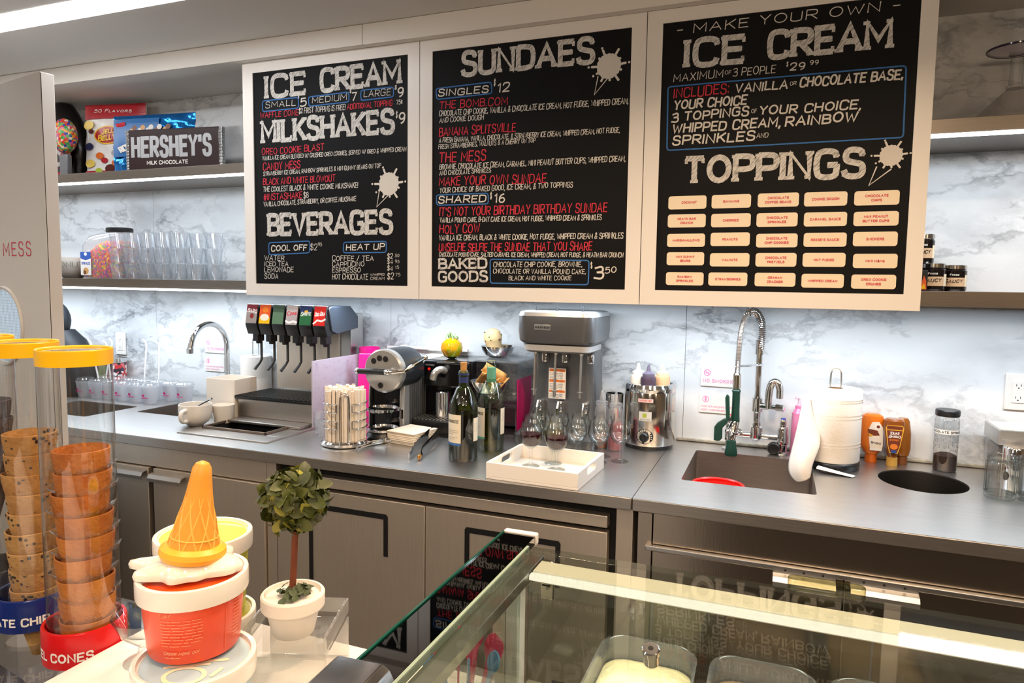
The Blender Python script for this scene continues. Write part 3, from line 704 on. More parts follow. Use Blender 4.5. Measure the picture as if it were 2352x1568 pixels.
# gooseneck tap over the left sink
t = thing('gooseneck_faucet', 'chrome gooseneck faucet arching over the left sink', 'faucet', (-2.10, -.08, ZC))
P = [(0, 0, .02), (0, 0, .26)] + [(0, -.105+.105*math.cos(a), .26+.105*math.sin(a)) for a in [PI*k/14 for k in range(1, 13)]]
P.append((0, -.212, .262))
G().tube(P, .012, 14).build('spout', chrome, t)
G().lathe([(.028, 0), (.028, .006), (.02, .012), (.017, .03), (.0125, .034)], 24).build('base', chrome, t)
G().lathe([(.0145, 0), (.0145, .02), (.011, .022)], 18, c=(0, -.2125, .243)).build('aerator', chrome, t)
# paper roll on a wire post
t = thing('receipt_roll_holder', 'short white paper roll on wire post behind white canister', 'paper roll', (-1.95, -.062, ZC))
G().ring([(.018, .02), (.066, .02), (.067, .024), (.067, .118), (.0665, .122), (.067, .126), (.067, .218), (.064, .221), (.018, .221)], 40).build('roll', MT['paper'], t)
G().lathe([(.07, 0), (.07, .016), (.02, .018)], 32).build('base', MT['black'], t)
G().tube(smooth_path([(-.017, 0, .01), (-.017, 0, .28), (-.014, 0, .30), (0, 0, .306), (.014, 0, .30), (.017, 0, .28), (.017, 0, .01)], 1), .0022, 8).build('post', MT['chrome'], t)
# square canister
t = thing('square_canister', 'square white ceramic canister with open top beside soda machine', 'canister', (-1.835, -.335, ZC), 0)
W_ = .074
L = [[(a, b, z) for a, b in rrect(2*q, 1.8*q, .008, 4)] for q, z in ((W_*.97, 0), (W_, .01), (W_, .158), (W_*.985, .162), (W_*.93, .162), (W_*.91, .15), (W_*.91, .02))]
loft(G(), L, 0, True, True).build('body', MT['porcelain'], t)
# mug with spoon, bowl behind
def hollow(prof_out, th, zb): return prof_out + [(r-th, z) for r, z in reversed(prof_out) if z > zb] + [(max(.001, prof_out[0][0]-th), zb), (0, zb)]
t = thing('coffee_mug', 'white rounded mug with a spoon in it at counter edge', 'mug', (-1.822, -.540, ZC))
G().lathe([(0, .001), (.028, .001), (.031, .004), (.046, .014), (.057, .034), (.0605, .056), (.0605, .083), (.059, .085), (.0575, .083), (.057, .05), (.044, .02), (0, .012)], 40).build('body', MT['porcelain'], t)
G().tube(smooth_path([(.012, -.057, .068), (.016, -.084, .066), (.016, -.088, .043), (.013, -.076, .025), (.01, -.05, .025)], 2), .0075, 10).build('handle', MT['porcelain'], t)
G().lathe([(0, .06), (.0565, .06)], 30).build('foam', mat('milk_foam', 'F4EFE8', .7), t)
t = thing('spoon', 'steel spoon leaning in the white mug', 'spoon', (-1.81, -.535, ZC+.075)); g = G().tube([(-.025, 0, -.01), (.03, 0, .018), (.066, 0, .034)], [.003, .003, .0045], 8); g.sph((-.035, 0, -.012), (.014, .009, .004)); g.build('spoon_body', chrome, t)
t = thing('ramekin', 'white round ramekin behind the mug', 'bowl', (-1.772, -.449, ZC))
G().lathe([(0, .001), (.036, .001), (.038, .006), (.043, .066), (.0435, .071), (.041, .071), (.0375, .02), (0, .014)], 36).build('body', MT['porcelain'], t)
# ------------------------------------------------- soda fountain
t = thing('soda_fountain', 'steel soda fountain with six black valves and drink labels', 'drink dispenser', (-1.573, -.20, ZC))
G().box((-.185, -.188, 0), (.188, .15, .088), 0, .004).build('base', MT['steeld'], t)
g = G().box((-.19, -.20, .088), (.189, .02, .101), 0, .004)
for k in range(22): g.box((-.18+k*.0166, -.205, .1005), (-.174+k*.0166, .0, .1035))
g.build('drip_grate', MT['black'], t)
G().box((-.185, .05, .101), (.135, .062, .385), 0, .001).build('splash_panel', MT['steelv'], t)
G().box((.138, .06, .089), (.187, .15, .43), 0, .003).build('side_column', MT['alu'], t)
P = [(-.085, .365), (-.105, .452), (-.09, .462), (.04, .462), (.095, .42), (.095, .37), (-.05, .352)]
G().prism(P, -.198, .20, 0, 'x', bev=.003).build('head', mat('slate_plastic', '3A414C', .4), t)
LABS = [('9C938F', '7A1420', 'BARQS', 'F0E9E6'), ('F4C400', 'E85A10', 'HI-C', 'F8F2E0'), ('5E8064', '3F5A46', 'WATER', '4A6650'), ('B9AEB4', 'C8C0C4', 'COKE', 'D8202C'), ('1C6A3A', '14306E', 'SPRITE', 'E8F0E8'), ('E22014', 'E22014', 'COLA', 'FFFFFF')]
for k, (c1, c2, tx, c3) in enumerate(LABS):
    x = -.168+k*.0665
    vv = G().prism([(-.108, .342), (-.12, .372), (-.123, .384), (-.108, .465), (-.08, .466), (-.07, .35)], x-.029, x+.029, 0, 'x', bev=.002)
    vv.box((x-.014, -.098, .312), (x+.014, -.06, .345), 0, .003); vv.lathe([(.009, 0), (.011, .012)], 14, 0, (x, -.08, .302))
    v_ = vv.build('valve', MT['black'], t)
    G().tube([(x+.006, -.07, .35), (x+.006, -.07, .235), (x+.004, -.078, .222), (x-.003, -.102, .196)], [.0052, .005, .005, .0062], 8).build('lever', MT['black'], v_)
    d = Vector((0, .015, .081)).normalized(); fn = flatfn((x, -.1246, .384), (1, 0, 0), tuple(d))
    g = G(); rect2(g, -.027, .004, .027, .08, 0, fn); rect2(g, -.027, .052 if k != 1 else .03, .027, .08, 1, fn)
    if k == 1: disc2(g, 0, .03, .022, .014, 2, fn); disc2(g, .002, .06, .015, .012, 3, fn)
    if k == 0: disc2(g, .002, .034, .01, .011, 3, fn)
    if k == 3: ribbon(g, [(-.026, .018), (-.01, .012), (.01, .018), (.026, .014)], .004, 2, fn)
    if k == 4: disc2(g, .002, .058, .009, .006, 3, fn)
    if k == 5: ribbon(g, [(-.026, .012), (-.008, .026), (.01, .022), (.027, .03)], .0035, 2, fn)
    tt = {0: 'BARQ', 1: '', 2: '', 3: 'Coke', 4: 'Sprite', 5: 'Coca Cola'}[k]
    if tt: write(g, tt, -.024, .04 if k else .05, .024, .044 if k != 5 else .046, .016, .09, 2 if k != 3 else 3, fn, slant=.2)
    nm = 'd_%d' % k
    g.build('label', [mat('label_'+c1, c1, .4), mat('label_two_'+c2, c2, .4), mat('label_print_'+c3, {3: 'FFFFFF'}.get(k, c3), .5), mat('label_accent_%d' % k, ['8A1018', 'F08010', '3F5A46', 'D8202C', 'F0C020', 'FFFFFF'][k], .5)], v_, smooth=False)
# drop-in ice bin plate
t = thing('ice_bin', 'drop in steel ice bin with sliding lid and dark opening', 'ice bin', (-1.58, -.50, ZC))
g = G(); r = [(-.20, -.168), (.21, -.172), (.205, .14), (-.20, .14)]; x0, x1, y0, y1 = -.165, .132, -.085, .10
for a, b in (((-.20, -.17, 0), (.21, y0, .005)), ((-.20, y1, 0), (.21, .109, .005)), ((-.20, y0, 0), (x0, y1, .005)), ((x1, y0, 0), (.21, y1, .005))): g.box(a, b, 0, .0015)
g.build('rim_plate', MT['steeld'], t)
g = G()
for a, b in (((x0, y0, .005), (x1, y0+.006, .014)), ((x0, y0, .005), (x0+.006, y1, .014)), ((x1-.006, y0, .005), (x1, y1, .014))): g.box(a, b, 0, .001)
g.build('opening_rim', mat('worn_bronze', '8A7B70', .4, .8), t)
g = G(); g.box((x0+.001, y0+.001, -.12), (x1-.001, y1-.001, -.115)); 
for a, b in (((x0+.0005, y0+.0005, -.12), (x0+.002, y1-.0005, .005)), ((x1-.002, y0+.0005, -.12), (x1-.0005, y1-.0005, .005)), ((x0+.0005, y0+.0005, -.12), (x1-.0005, y0+.002, .005)), ((x0+.0005, y1-.002, -.12), (x1-.0005, y1-.0005, .005))): g.box(a, b)
g.build('bin', MT['dark'], t)
G().box((x0+.005, .035, .006), (x1+.055, .106, .017), 0, .003).build('sliding_lid', MT['steeld'], t)
# frosted splash sheet standing on edge
g = G().box((-.003, -.165, 0), (.003, .165, .26), 0, .001); t = thing('splash_guard', 'pale lilac printed plastic sheet standing between soda and coffee machines', 'splash guard', (-1.378, -.243, ZC))
g.build('sheet', mat('lilac_sheet', 'D9D0E0', .35, trans=.2), t)
g = G(); rnd = random.Random(11); f2 = flatfn((.0036, 0, 0), (0, 1, 0), (0, 0, 1))
for k in range(190):
    a, b, an = rnd.uniform(-.155, .155), rnd.uniform(.01, .25), rnd.uniform(0, PI); c, s_ = .006*math.cos(an), .006*math.sin(an)
    ribbon(g, [(a-c, b-s_), (a, b+.001), (a+c, b+s_)], .0006, 0, f2)
g.build('sprinkle_print', mat('lilac_print', 'B9AEC4', .5), t)
# hot-pink cup, folder, small cup stack
t = thing('pink_cup', 'tall hot pink cup behind the lever coffee machine', 'cup', (-1.328, -.09, ZC)); G().lathe([(0, 0), (.036, 0), (.043, .285), (.044, .29), (.040, .29), (.034, .01), (0, .01)], 30).build('body', MT['hotpink'], t)
t = thing('pink_menu_card', 'folded hot pink card leaning beside the tall pink cup', 'card', (-1.256, -.215, ZC), .3)
G().prism([(-.001, 0), (.03, .27), (.033, .272), (.004, 0)], -.045, .045, 0, 'x').build('front_leaf', MT['hotpink'], t)
G().prism([(.05, 0), (.036, .272), (.039, .273), (.054, 0)], -.045, .045, 0, 'x').build('back_leaf', mat('pale_pink_card', 'F7C6DA', .5), t)
cupm = [(0, 0), (.017, 0), (.0225, .058), (.0235, .06), (.0215, .06), (.016, .004), (0, .004)]
for i, (x, y, z, l) in enumerate([(-1.305, -.46, 0, 'small clear plastic cup beside straw caddy, lowest of stack'), (-1.305, -.46, .022, 'small clear plastic cup nested in the stack beside straw caddy'), (-1.262, -.495, 0, 'small clear plastic cup standing against the straw caddy')]):
    o = G().lathe(cupm, 24).build('sample_cup', MT['plastic'], loc=(x, y, ZC+z*1.0+.0002)); tag(o, l, 'cup', 'sample cups beside the straw caddy')
# straw caddy
t = thing('straw_caddy', 'chrome wire caddy packed with paper wrapped straws', 'straw holder', (-1.122, -.563, ZC), math.radians(33))
G().lathe([(.0, .002), (.078, .002), (.082, .006), (.082, .014), (.076, .02), (0, .02)], 44).build('base', chrome, t)
g = G()
for z in (.066, .092, .122, .15): 
    for a0, a1 in ((-70, 70), (110, 250)):
        pts = [(.074*math.cos(math.radians(a)), .074*math.sin(math.radians(a)), z) for a in range(a0, a1+1, 7)]
        g.tube(pts, .0019, 8)
for sg in (-1, 1):
    for a in (-70, 250-360 if False else 250):
        x, y = .074*math.cos(math.radians(a)), .074*math.sin(math.radians(a))
        g.tube([(x, y, .066), (x, y, .092)], .0019, 8); g.tube([(x, y, .122), (x, y, .15)], .0019, 8)
    U = [(sg*.0*0+q, -.078, z) for q, z in ((-.0155, .012), (-.0155, .17), (-.012, .183), (0, .188), (.012, .183), (.0155, .17), (.0155, .012))]
    g.tube([(p[0], p[1]*sg, p[2]) for p in smooth_path(U, 2)], .0024, 8)
g.build('wire_rack', chrome, t)
g = G(); rnd = random.Random(4)
for k in range(92):
    q = math.sqrt((k+.5)/92)*.066; a = k*2.39996; x, y = q*math.cos(a), q*math.sin(a)
    g.prism(rrect(.0115, .0115, .003, 2, x, y), .0205, .195+rnd.uniform(-.006, .008), 0, 'z')
o = g.build('straws', mat('straw_paper', 'EFE2D2', .75, var=.06, vscale=60), t); o['kind'] = 'stuff'
# ------------------------------------------------- lever pod coffee machine
t = thing('lever_coffee_machine', 'black pod coffee machine with silver round front and ribbed sides', 'coffee machine', (-1.05, -.275, ZC))
G().box((-.094, -.08, .0), (.031, .12, .19), 0, .01).build('body', MT['blackg'], t)
M_ = T(0, 0, .245) @ Rx(PI/2)
G().lathe([(.0, -.02), (.055, -.02), (.075, -.008), (.078, .02), (.078, .135), (.074, .138)], 44, 0, M=M_).build('drum', mat('charcoal_shell', '25282C', .3), t)
g = G().lathe([(.078, .13), (.0785, .155), (.073, .162), (.0, .164)], 44, 0, M=M_)
for a, b in ((-.036, .035), (-.012, .046), (.013, .044), (-.008, -.052)): g.lathe([(.0, .0015), (.0095, .0012), (.0105, 0)], 18, 1, M=T(a, -.1645, .245+b) @ Rx(PI/2))
g.build('front_disc', [mat('silver_plastic', 'C9C7C2', .28, .7), MT['dark']], t)
G().tube([(-.085, -.185, .243), (.025, -.185, .245)], .0105, 14, M=None).build('handle_grip', MT['black'], t)
g = G().tube([(.03, -.185, .245), (.05, -.185, .246), (.083, -.16, .25), (.083, .0, .282)], .0075, 12); g.sph((.032, -.185, .245), .0125); g.sph((-.09, -.185, .243), .0115); g.sph((.083, 0, .283), .011)
g.build('lever_arm', chrome, t)
for sg, nm in ((1, 'side_shell'), (-1, 'side_shell')):
    P = smooth_path([(-.10, .0, 0), (-.10, .17, 0), (-.085, .21, 0), (-.04, .225, 0), (.12, .225, 0), (.14, .20, 0), (.14, .0, 0)], 2)
    g = G().prism([(p[0], p[1]) for p in P], .0315 if sg > 0 else -.0945, .050*sg if sg > 0 else -.100, 0, 'x', bev=.004)
    if sg > 0:
        for k in range(13): g.box((.0495, -.058+k*.015, .012), (.0535, -.0505+k*.015, .205), 1, .002)
    o = g.build(nm, [MT['alu'] if sg < 0 else bpy.data.materials['silver_plastic'], mat('dark_rib', '4A4D50', .4, .5)], t)
for z, nm in ((.028, 'drip_tray'), (.10, 'cup_support')):
    g = G().lathe([(.0, 0), (.052, 0), (.058, .004), (.058, .012), (.052, .014), (.05, .008), (0, .008)], 34, 0, (0, -.158, z)); g.tube([(.03, -.11, z+.004), (.066, -.14, z+.004), (.066, -.14, z-.025)], .005, 8)
    g.build(nm, chrome, t)
G().lathe([(.0, 0), (.062, 0), (.064, .012), (.055, .027), (0, .027)], 34, 0, (0, -.155, 0)).build('tray_base', blk, t)
G().box((.0, .145, .16), (.05, .19, .23), 0, .01).build('water_lid', blk, t)
# ------------------------------------------------- black pod machine
t = thing('black_coffee_machine', 'boxy black pod coffee machine with silver spout and red light', 'coffee machine', (-.895, -.12, ZC))
G().box((-.098, -.10, 0), (.098, .115, .27), 0, .006).build('body', MT['blackg'], t)
G().box((-.094, -.13, .17), (.094, -.101, .268), 0, .008).build('head', MT['blackg'], t)
G().tube(smooth_path([(.0, -.13, .232), (-.004, -.158, .245), (-.022, -.172, .232), (-.03, -.172, .205)], 2), [.011]*2+[.013]*11, 12).build('spout', bpy.data.materials['silver_plastic'], t)
g = G().lathe([(.0045, 0), (.0045, .003), (0, .004)], 14, 0, M=T(-.067, -.1305, .238) @ Rx(PI/2)); g.build('red_light', emitm('red_indicator', 'FF1A10', 2.0), t)
g = G(); write(g, 'NESPRESSO', -.085, .25, -.045, .25, .006, .1, 0, flatfn((0, -.1306, 0))); g.build('maker_name', bpy.data.materials['silver_plastic'], t, smooth=False)
G().lathe([(.0, 0), (.027, 0), (.029, .003), (.029, .095), (.025, .098), (0, .098)], 30, 0, (-.005, -.134, .06)).build('steel_jug', chrome, t)
G().box((-.1, -.205, 0), (.095, -.102, .058), 0, .004).build('drip_box', blk, t)
g = G()
for k in range(12): g.box((-.09+k*.015, -.20, .0582), (-.084+k*.015, -.11, .0605))
g.build('drip_grid', MT['steeld'], t)
t = thing('glass_ornament', 'orange and green blown glass ball on the black coffee machine', 'ornament', (-.915, -.155, ZC+.2705))
G().lathe([(0, 0), (.014, .0005), (.03, .01), (.041, .03), (.043, .043), (.038, .062), (.022, .076), (.01, .08), (0, .081)], 32).build('ball', mat('amber_glass', 'E8860C', .06, col2='7C9A10', vscale=22, coat=.6), t)
g = G(); rnd = random.Random(2)
for k in range(7):
    a = k*.9; g.tube(smooth_path([(0, 0, .078), (.012*math.cos(a), .012*math.sin(a), .092), (.028*math.cos(a+.4), .02*math.sin(a+.4), .083+.012*(k % 3)), (.022*math.cos(a+.9), .02*math.sin(a+.9), .072)], 2), .0028, 7)
g.build('glass_curls', mat('green_glass_curl', '9FC08A', .08, coat=.5), t)
# ------------------------------------------------- small bits in front
t = thing('corkscrew', 'chrome winged corkscrew lying by the napkin stack', 'corkscrew', (-1.03, -.545, ZC+.009), math.radians(65))
g = G().tube([(-.02, 0, 0), (.055, 0, 0)], .0085, 12); g.tube([(.055, 0, 0), (.075, 0, 0)], [.009, .013], 12); g.ring([(.013, -.003), (.019, -.003), (.019, .003), (.013, .003)], 20, 0, M=T(.092, 0, 0)); g.build('barrel', chrome, t)
for sg in (-1, 1): G().tube([(.005, sg*.008, 0), (-.03, sg*.022, 0), (-.075, sg*.034, 0)], [.006, .004, .0055], 10).build('arm', chrome, t)
G().tube([(-.02+k*.0022, .0032*math.cos(k*.9), .0032*math.sin(k*.9)) for k in range(-26, 1)], .0013, 6).build('worm', chrome, t)
t = thing('napkin_stack', 'stack of cream paper napkins in front of coffee machines', 'napkins', (-.932, -.428, ZC), math.radians(-10))
rnd = random.Random(8)
for k in range(8):
    a, b = rnd.uniform(-.002, .002), rnd.uniform(-.002, .002); G().box((-.062+a, -.066+b, k*.0055), (.062+a, .066+b, k*.0055+.0053), 0, .0018).build('napkin', mat('napkin_paper', 'EFE0CC', .85) if k == 0 else bpy.data.materials['napkin_paper'], t)
t = thing('serving_tongs', 'shiny steel tongs lying left of the red wine bottle', 'tongs', (-.845, -.46, ZC+.003), math.radians(103))
for sg in (-1, 1):
    P = smooth_path([(.20, .0, .02), (.10, sg*.012, .022), (-.06, sg*.019, .012), (-.15, sg*.014, .006), (-.19, sg*.018, .004)], 2); V = []
    g = G(); n = len(P)
    for i, p in enumerate(P):
        u = i/(n-1); wz = .018+.012*math.sin(PI*u) if u < .8 else .016
        V += [(p[0], p[1]+sg*.0015, p[2]-wz*.4), (p[0], p[1]+sg*.005, p[2]+wz*.3), (p[0], p[1], p[2]+wz), (p[0], p[1]-sg*.001, p[2]+wz*.3)]
    g.add(V, [(4*i+k, 4*i+(k+1) % 4, 4*i+4+(k+1) % 4, 4*i+4+k) for i in range(n-1) for k in range(4)]+[(0, 1, 2, 3), (4*n-4, 4*n-3, 4*n-2, 4*n-1)]); g.build('arm', chrome, t)
G().box((-.205, -.02, 0), (-.188, -.012, .014), 0, .003).build('tip', mat('brass', 'C8923C', .3, .9), t)
# ------------------------------------------------- wine bottles
def bottle_prof(R, H, zs, zn, rn): return [(0, .004), (R*.7, .004), (R*.93, 0), (R, .008), (R, zs), (R*.985, zs+.014), (R*.90, zs+.032), (R*.68, zs+.055), (R*.48, zs+.074), (rn*1.12, zn), (rn, zn+.02), (rn, H-.02), (rn*1.15, H-.018), (rn*1.15, H-.006), (rn, H)]
t = thing('red_wine_bottle', 'dark green bottle of red wine with cork in its neck', 'wine bottle', (-.666, -.575, ZC))
G().lathe(bottle_prof(.0465, .285, .158, .235, .0145), 44).build('glass', glassm('green_bottle', 'B9D447', '2A3A06', base=.05, edgemix=.7), t)
G().lathe([(0, .006), (.043, .006), (.0445, .012), (.0445, .150), (0, .150)], 40).build('wine', mat('red_wine', '120306', .15, spec=.15), t)
G().lathe([(.0153, .222), (.0151, .27), (.0172, .272), (.0172, .278), (.0, .2785)], 28).build('capsule', mat('navy_foil', '2B3566', .35), t)
G().lathe([(.0, .2786), (.0098, .2786), (.0108, .312), (0, .313)], 20).build('cork', mat('cork', 'C6904E', .8, var=.3, vscale=90), t)
g = G(); fn = cylfn(.0468, 0, -PI/2); rect2(g, -.064, .06, .013, .150, 0, fn, 14); rect2(g, -.064, .052, .013, .06, 1, fn, 14)
write(g, 'WOODBRIDGE', -.060, .124, .006, .124, .009, .07, 2, fn); label_lines(g, -.04, .004, .10, 3, .006, .0006, 3, fn); label_lines(g, -.035, .005, .078, 2, .006, .0005, 3, fn)
g.build('label', [mat('wine_label', 'EADFC9', .7), MT['chalkb'], MT['black'], mat('faint_print', '9A9284', .8)], t, smooth=False)
g = G(); rect2(g, .056, .064, .086, .138, 0, fn, 5); label_lines(g, .06, .08, .12, 5, .006, .0005, 1, fn); g.build('back_label', [bpy.data.materials['wine_label'], bpy.data.materials['faint_print']], t, smooth=False)
t = thing('white_wine_bottle', 'clear bottle of white wine with green neck seal', 'wine bottle', (-.632, -.428, ZC))
G().lathe(bottle_prof(.0455, .305, .162, .235, .0145), 44).build('glass', glassm('pale_bottle', 'E8F2E6', '6FA890', base=.05, edgemix=.6), t)
G().lathe([(0, .008), (.042, .008), (.0435, .014), (.0435, .135), (0, .135)], 40).build('wine', glassm('white_wine', 'C8BE5C', '8A8428', base=.03, edgemix=.5), t)
G().lathe([(.0155, .232), (.0153, .281)], 28).build('neck_seal', mat('green_foil', '5FA088', .45), t)
g = G(); fn = cylfn(.0458, 0, -PI/2); rect2(g, -.062, .05, -.003, .15, 0, fn, 12); rect2(g, -.062, .045, -.003, .052, 1, fn, 10)
write(g, 'WOODBRIDGE', -.060, .126, -.008, .126, .009, .07, 2, fn); label_lines(g, -.045, -.022, .085, 2, .006, .0005, 3, fn)
g.build('label', [bpy.data.materials['wine_label'], bpy.data.materials['green_foil'], MT['black'], bpy.data.materials['faint_print']], t, smooth=False)
g = G(); rect2(g, .054, .06, .084, .148, 0, fn, 5); label_lines(g, .058, .078, .13, 5, .006, .0005, 1, fn); g.build('back_label', [bpy.data.materials['wine_label'], bpy.data.materials['faint_print']], t, smooth=False)
# ------------------------------------------------- clear bin with bowls of cones
t = thing('topping_bin', 'clear acrylic bin with pink side panel behind the wine bottles', 'bin', (-.708, -.105, ZC))
g = G()
for a, b in (((-.082, -.098, 0), (.082, .098, .004)), ((-.082, -.098, .004), (-.079, .098, .27)), ((.079, -.098, .004), (.082, .098, .27)), ((-.079, .095, .004), (.079, .098, .27))): g.box(a, b)
g.build('box', MT['acrylic'], t)
G().box((-.085, -.101, .2702), (.085, .101, .279), 0, .003).build('lid', MT['plastic'], t)
G().box((.0822, -.09, .01), (.0835, .06, .21), 0).build('pink_panel', MT['hotpink'], t)
G().box((-.078, .02, .005), (.078, .09, .10), 0, .02).build('dark_candies', mat('dark_candy', '3A1620', .5, var=.5, vscale=40), t)
def bowl(name, r, h, loc, label):
    o = G().lathe([(0, .001), (r*.5, .001), (r*.72, h*.2), (r*.93, h*.7), (r, h), (r*.985, h), (r*.91, h*.7), (r*.69, h*.24), (0, h*.08)], 40).build(name, chrome, loc=loc); return tag(o, label, 'bowl')
bowl('steel_bowl', .066, .044, (-.742, -.105, ZC+.2795), 'shiny steel bowl on top of the clear acrylic bin')
t = thing('cookie_dough_cone', 'pale speckled scoop shaped cookie standing in the steel bowl', 'cookie', (-.752, -.105, ZC+.2850), .3)
G().lathe([(0, 0), (.026, 0), (.029, .03), (.031, .05), (.033, .056), (.036, .07), (.031, .092), (.016, .104), (0, .107)], 30, M=Ry(-.16)).build('body', mat('cookie', 'E3C08A', .7, var=.12, vscale=30), t)
g = G(); rnd = random.Random(9)
for k in range(26):
    a, z = rnd.uniform(0, 2*PI), rnd.uniform(.058, .098); r = .034 if z < .08 else .028; g.sph((r*math.cos(a), r*math.sin(a), z), (.003, .003, .0025), 0, 8, 6, Ry(-.16))
g.build('chips', mat('choc_chip', '3A2012', .6), t)
bowl('waffle_bowl', .07, .05, (-.712, -.262, ZC+.1605), 'dark steel bowl holding broken waffle pieces behind the wine bottles')
t = thing('bowl_stand', 'dark stand under the bowl of waffle pieces', 'stand', (-.712, -.262, ZC)); G().lathe([(.05, 0), (.05, .008), (.012, .014), (.012, .145), (.034, .160), (0, .160)], 26).build('stand_body', MT['black'], t)
wf = mat('waffle', 'D9A25C', .7, var=.25, vscale=60)
for k, (x, y, z, rx, rz, l) in enumerate([(-.035, .0, .03, .5, .4, 'curled waffle piece standing highest at left of the bowl'), (.03, .012, .035, .3, -.8, 'wide waffle piece curling over the right of the bowl'), (.0, -.035, .02, -.5, 1.2, 'waffle shard lying across the front of the bowl'), (.052, -.02, .02, .7, 2.2, 'small waffle shard at the right rim of the bowl')]):
    g = G(); V = []; n, m_ = 12, 6; R = .028 if k != 3 else .018
    for i in range(n+1):
        a = -1.9+3.4*i/n
        for j in range(m_+1): u = j/m_; V.append((R*(1-.35*u)*math.cos(a), R*(1-.35*u)*math.sin(a), .085*u*(1.0 if k < 2 else .7)-.02))
    q = m_+1; F = [(i*q+j, (i+1)*q+j, (i+1)*q+j+1, i*q+j+1) for i in range(n) for j in range(m_)]
    g.add(V, F, M=Ry(rx*(1 if k != 1 else -1)) @ Rx(.9)); o = g.build('waffle_piece', wf, loc=(-.712+x, -.262+y, ZC+.190+z), rotz=rz); tag(o, l, 'waffle', 'waffle pieces in the dark bowl')
    md = o.modifiers.new('thick', 'SOLIDIFY'); md.thickness = .004
# ------------------------------------------------- three-spindle drink mixer
t = thing('drink_mixer', 'grey three spindle milkshake mixer with warning label', 'mixer', (-.455, -.15, ZC))
def sect(w_, d0, d1, z, r=.03): return [(a, b, z) for a, b in rrect(2*w_, d1-d0, r, 6, 0, (d0+d1)/2)]
mg = mat('mixer_grey', '77787A', .32, .75, var=.05, vscale=50)
loft(G(), [sect(.150, -.15, .11, 0), sect(.152, -.152, .11, .012), sect(.150, -.15, .11, .03), sect(.135, -.06, .11, .052), sect(.122, -.045, .10, .15), sect(.116, -.04, .10, .26), sect(.118, -.05, .10, .345)], 0, True, True).build('column', mg, t)
loft(G(), [sect(.126, -.135, .10, .355, .035), sect(.138, -.15, .11, .366, .04), sect(.141, -.155, .115, .40, .04), sect(.14, -.153, .114, .452, .04), sect(.132, -.145, .105, .464, .04)], 0, True, True).build('head', mg, t)
loft(G(), [sect(.110, -.125, .04, .325, .03), sect(.122, -.137, .05, .332, .03), sect(.124, -.138, .05, .352, .03)], 0, True, True).build('lower_shroud', mat('pale_grey_plastic', 'B4B4B4', .4), t)
loft(G(), [sect(.1405, -.1535, .1145, .4525, .04), sect(.136, -.149, .109, .4655, .04), sect(.12, -.13, .09, .470, .03)], 0, False, True).build('top_cap', mat('silver_paint', 'C4C6C8', .3, .6), t)
for x in (-.082, -.006, .086):
    G().tube([(x, -.10, .4655), (x, -.10, .488)], [.005, .004], 10).build('switch', MT['black'], t)
    g = G().tube([(x, -.105, .33), (x-.003, -.105, .185)], .0042, 10); g.lathe([(.011, 0), (.011, .003), (.004, .004)], 16, 0, (x-.003, -.105, .188)); g.tube([(x, -.105, .318), (x, -.105, .334)], [.006, .010], 12); g.lathe([(.0, -.02), (.0055, -.016), (.0055, .0)], 12, 0, (x-.003, -.105, .186)); g.build('spindle', MT['alu'], t)
    G().box((x+.012, -.075, .285), (x+.034, -.05, .322), 0, .006).build('cup_switch', chrome, t)
    g = G().box((x-.002, -.085, .11), (x+.02, -.045, .15), 0, .006); g.tube([(x+.009, -.085, .145), (x+.009, -.098, .125), (x+.009, -.10, .105)], .006, 8); g.build('cup_rest', chrome, t)
    G().lathe([(.018, 0), (.02, .006), (0, .009)], 20, 0, (x+.02, -.09, .0302)).build('cup_seat', MT['black'], t) if False else None
g = G(); fn = flatfn((-.012, -.0650, 0), (1, 0, 0), (0, 0, 1)); rect2(g, -.032, .155, .032, .265, 0, fn)
for z in (.253, .215, .178): rect2(g, -.029, z, .029, z+.008, 1, fn)
label_lines(g, -.028, .02, .246, 5, .0055, .0008, 2, fn); label_lines(g, -.028, .022, .208, 4, .0055, .0008, 2, fn); label_lines(g, -.028, .022, .171, 3, .0055, .0008, 2, fn)
g.build('warning_label', [MT['paper'], mat('label_orange', 'E8762A', .6), mat('grey_print', '8C8C90', .8)], t, smooth=False)
g = G().box((-.07, -.1568, .405), (-.012, -.1548, .424), 0, .001); g.build('nameplate', MT['alu'], t)
g = G(); write(g, 'HAMILTON BEACH', -.067, .411, -.015, .411, .007, .1, 0, flatfn((0, -.1570, 0))); g.build('nameplate_print', MT['black'], t, smooth=False)
# ------------------------------------------------- white tray
a_ = math.radians(-2.2); t = thing('serving_tray', 'white wooden tray with handle slots at the counter edge', 'tray', (-.366, -.625, ZC), a_)
def slotwall(len_, h, th):        # wall with a rounded slot, in its own plane
    bm = bmesh.new(); o_ = [bm.verts.new((x, 0, z)) for x, z in ((-len_/2, 0), (len_/2, 0), (len_/2, h), (-len_/2, h))]; i_ = [bm.verts.new((x, 0, z)) for x, z in rrect(.085, .022, .0105, 5, 0, h*.6)]
    E_ = [bm.edges.new((q[i], q[(i+1) % len(q)])) for q in (o_, i_) for i in range(len(q))]
    bmesh.ops.triangle_fill(bm, use_beauty=True, edges=E_); r = bmesh.ops.extrude_face_region(bm, geom=bm.faces[:])
    for e in r['geom']:
        if isinstance(e, bmesh.types.BMVert): e.co.y += th
    bmesh.ops.recalc_face_normals(bm, faces=bm.faces[:]); return bm
tw_, td, th_, hh = .278, .262, .010, .048
G().box((-tw_/2, -td/2, 0), (tw_/2, td/2, .007), 0, .0008).build('bottom', MT['white'], t)
for y in (-td/2, td/2-th_): G().box((-tw_/2, y, .007), (tw_/2, y+th_, hh), 0, .0012).build('side', MT['white'], t)
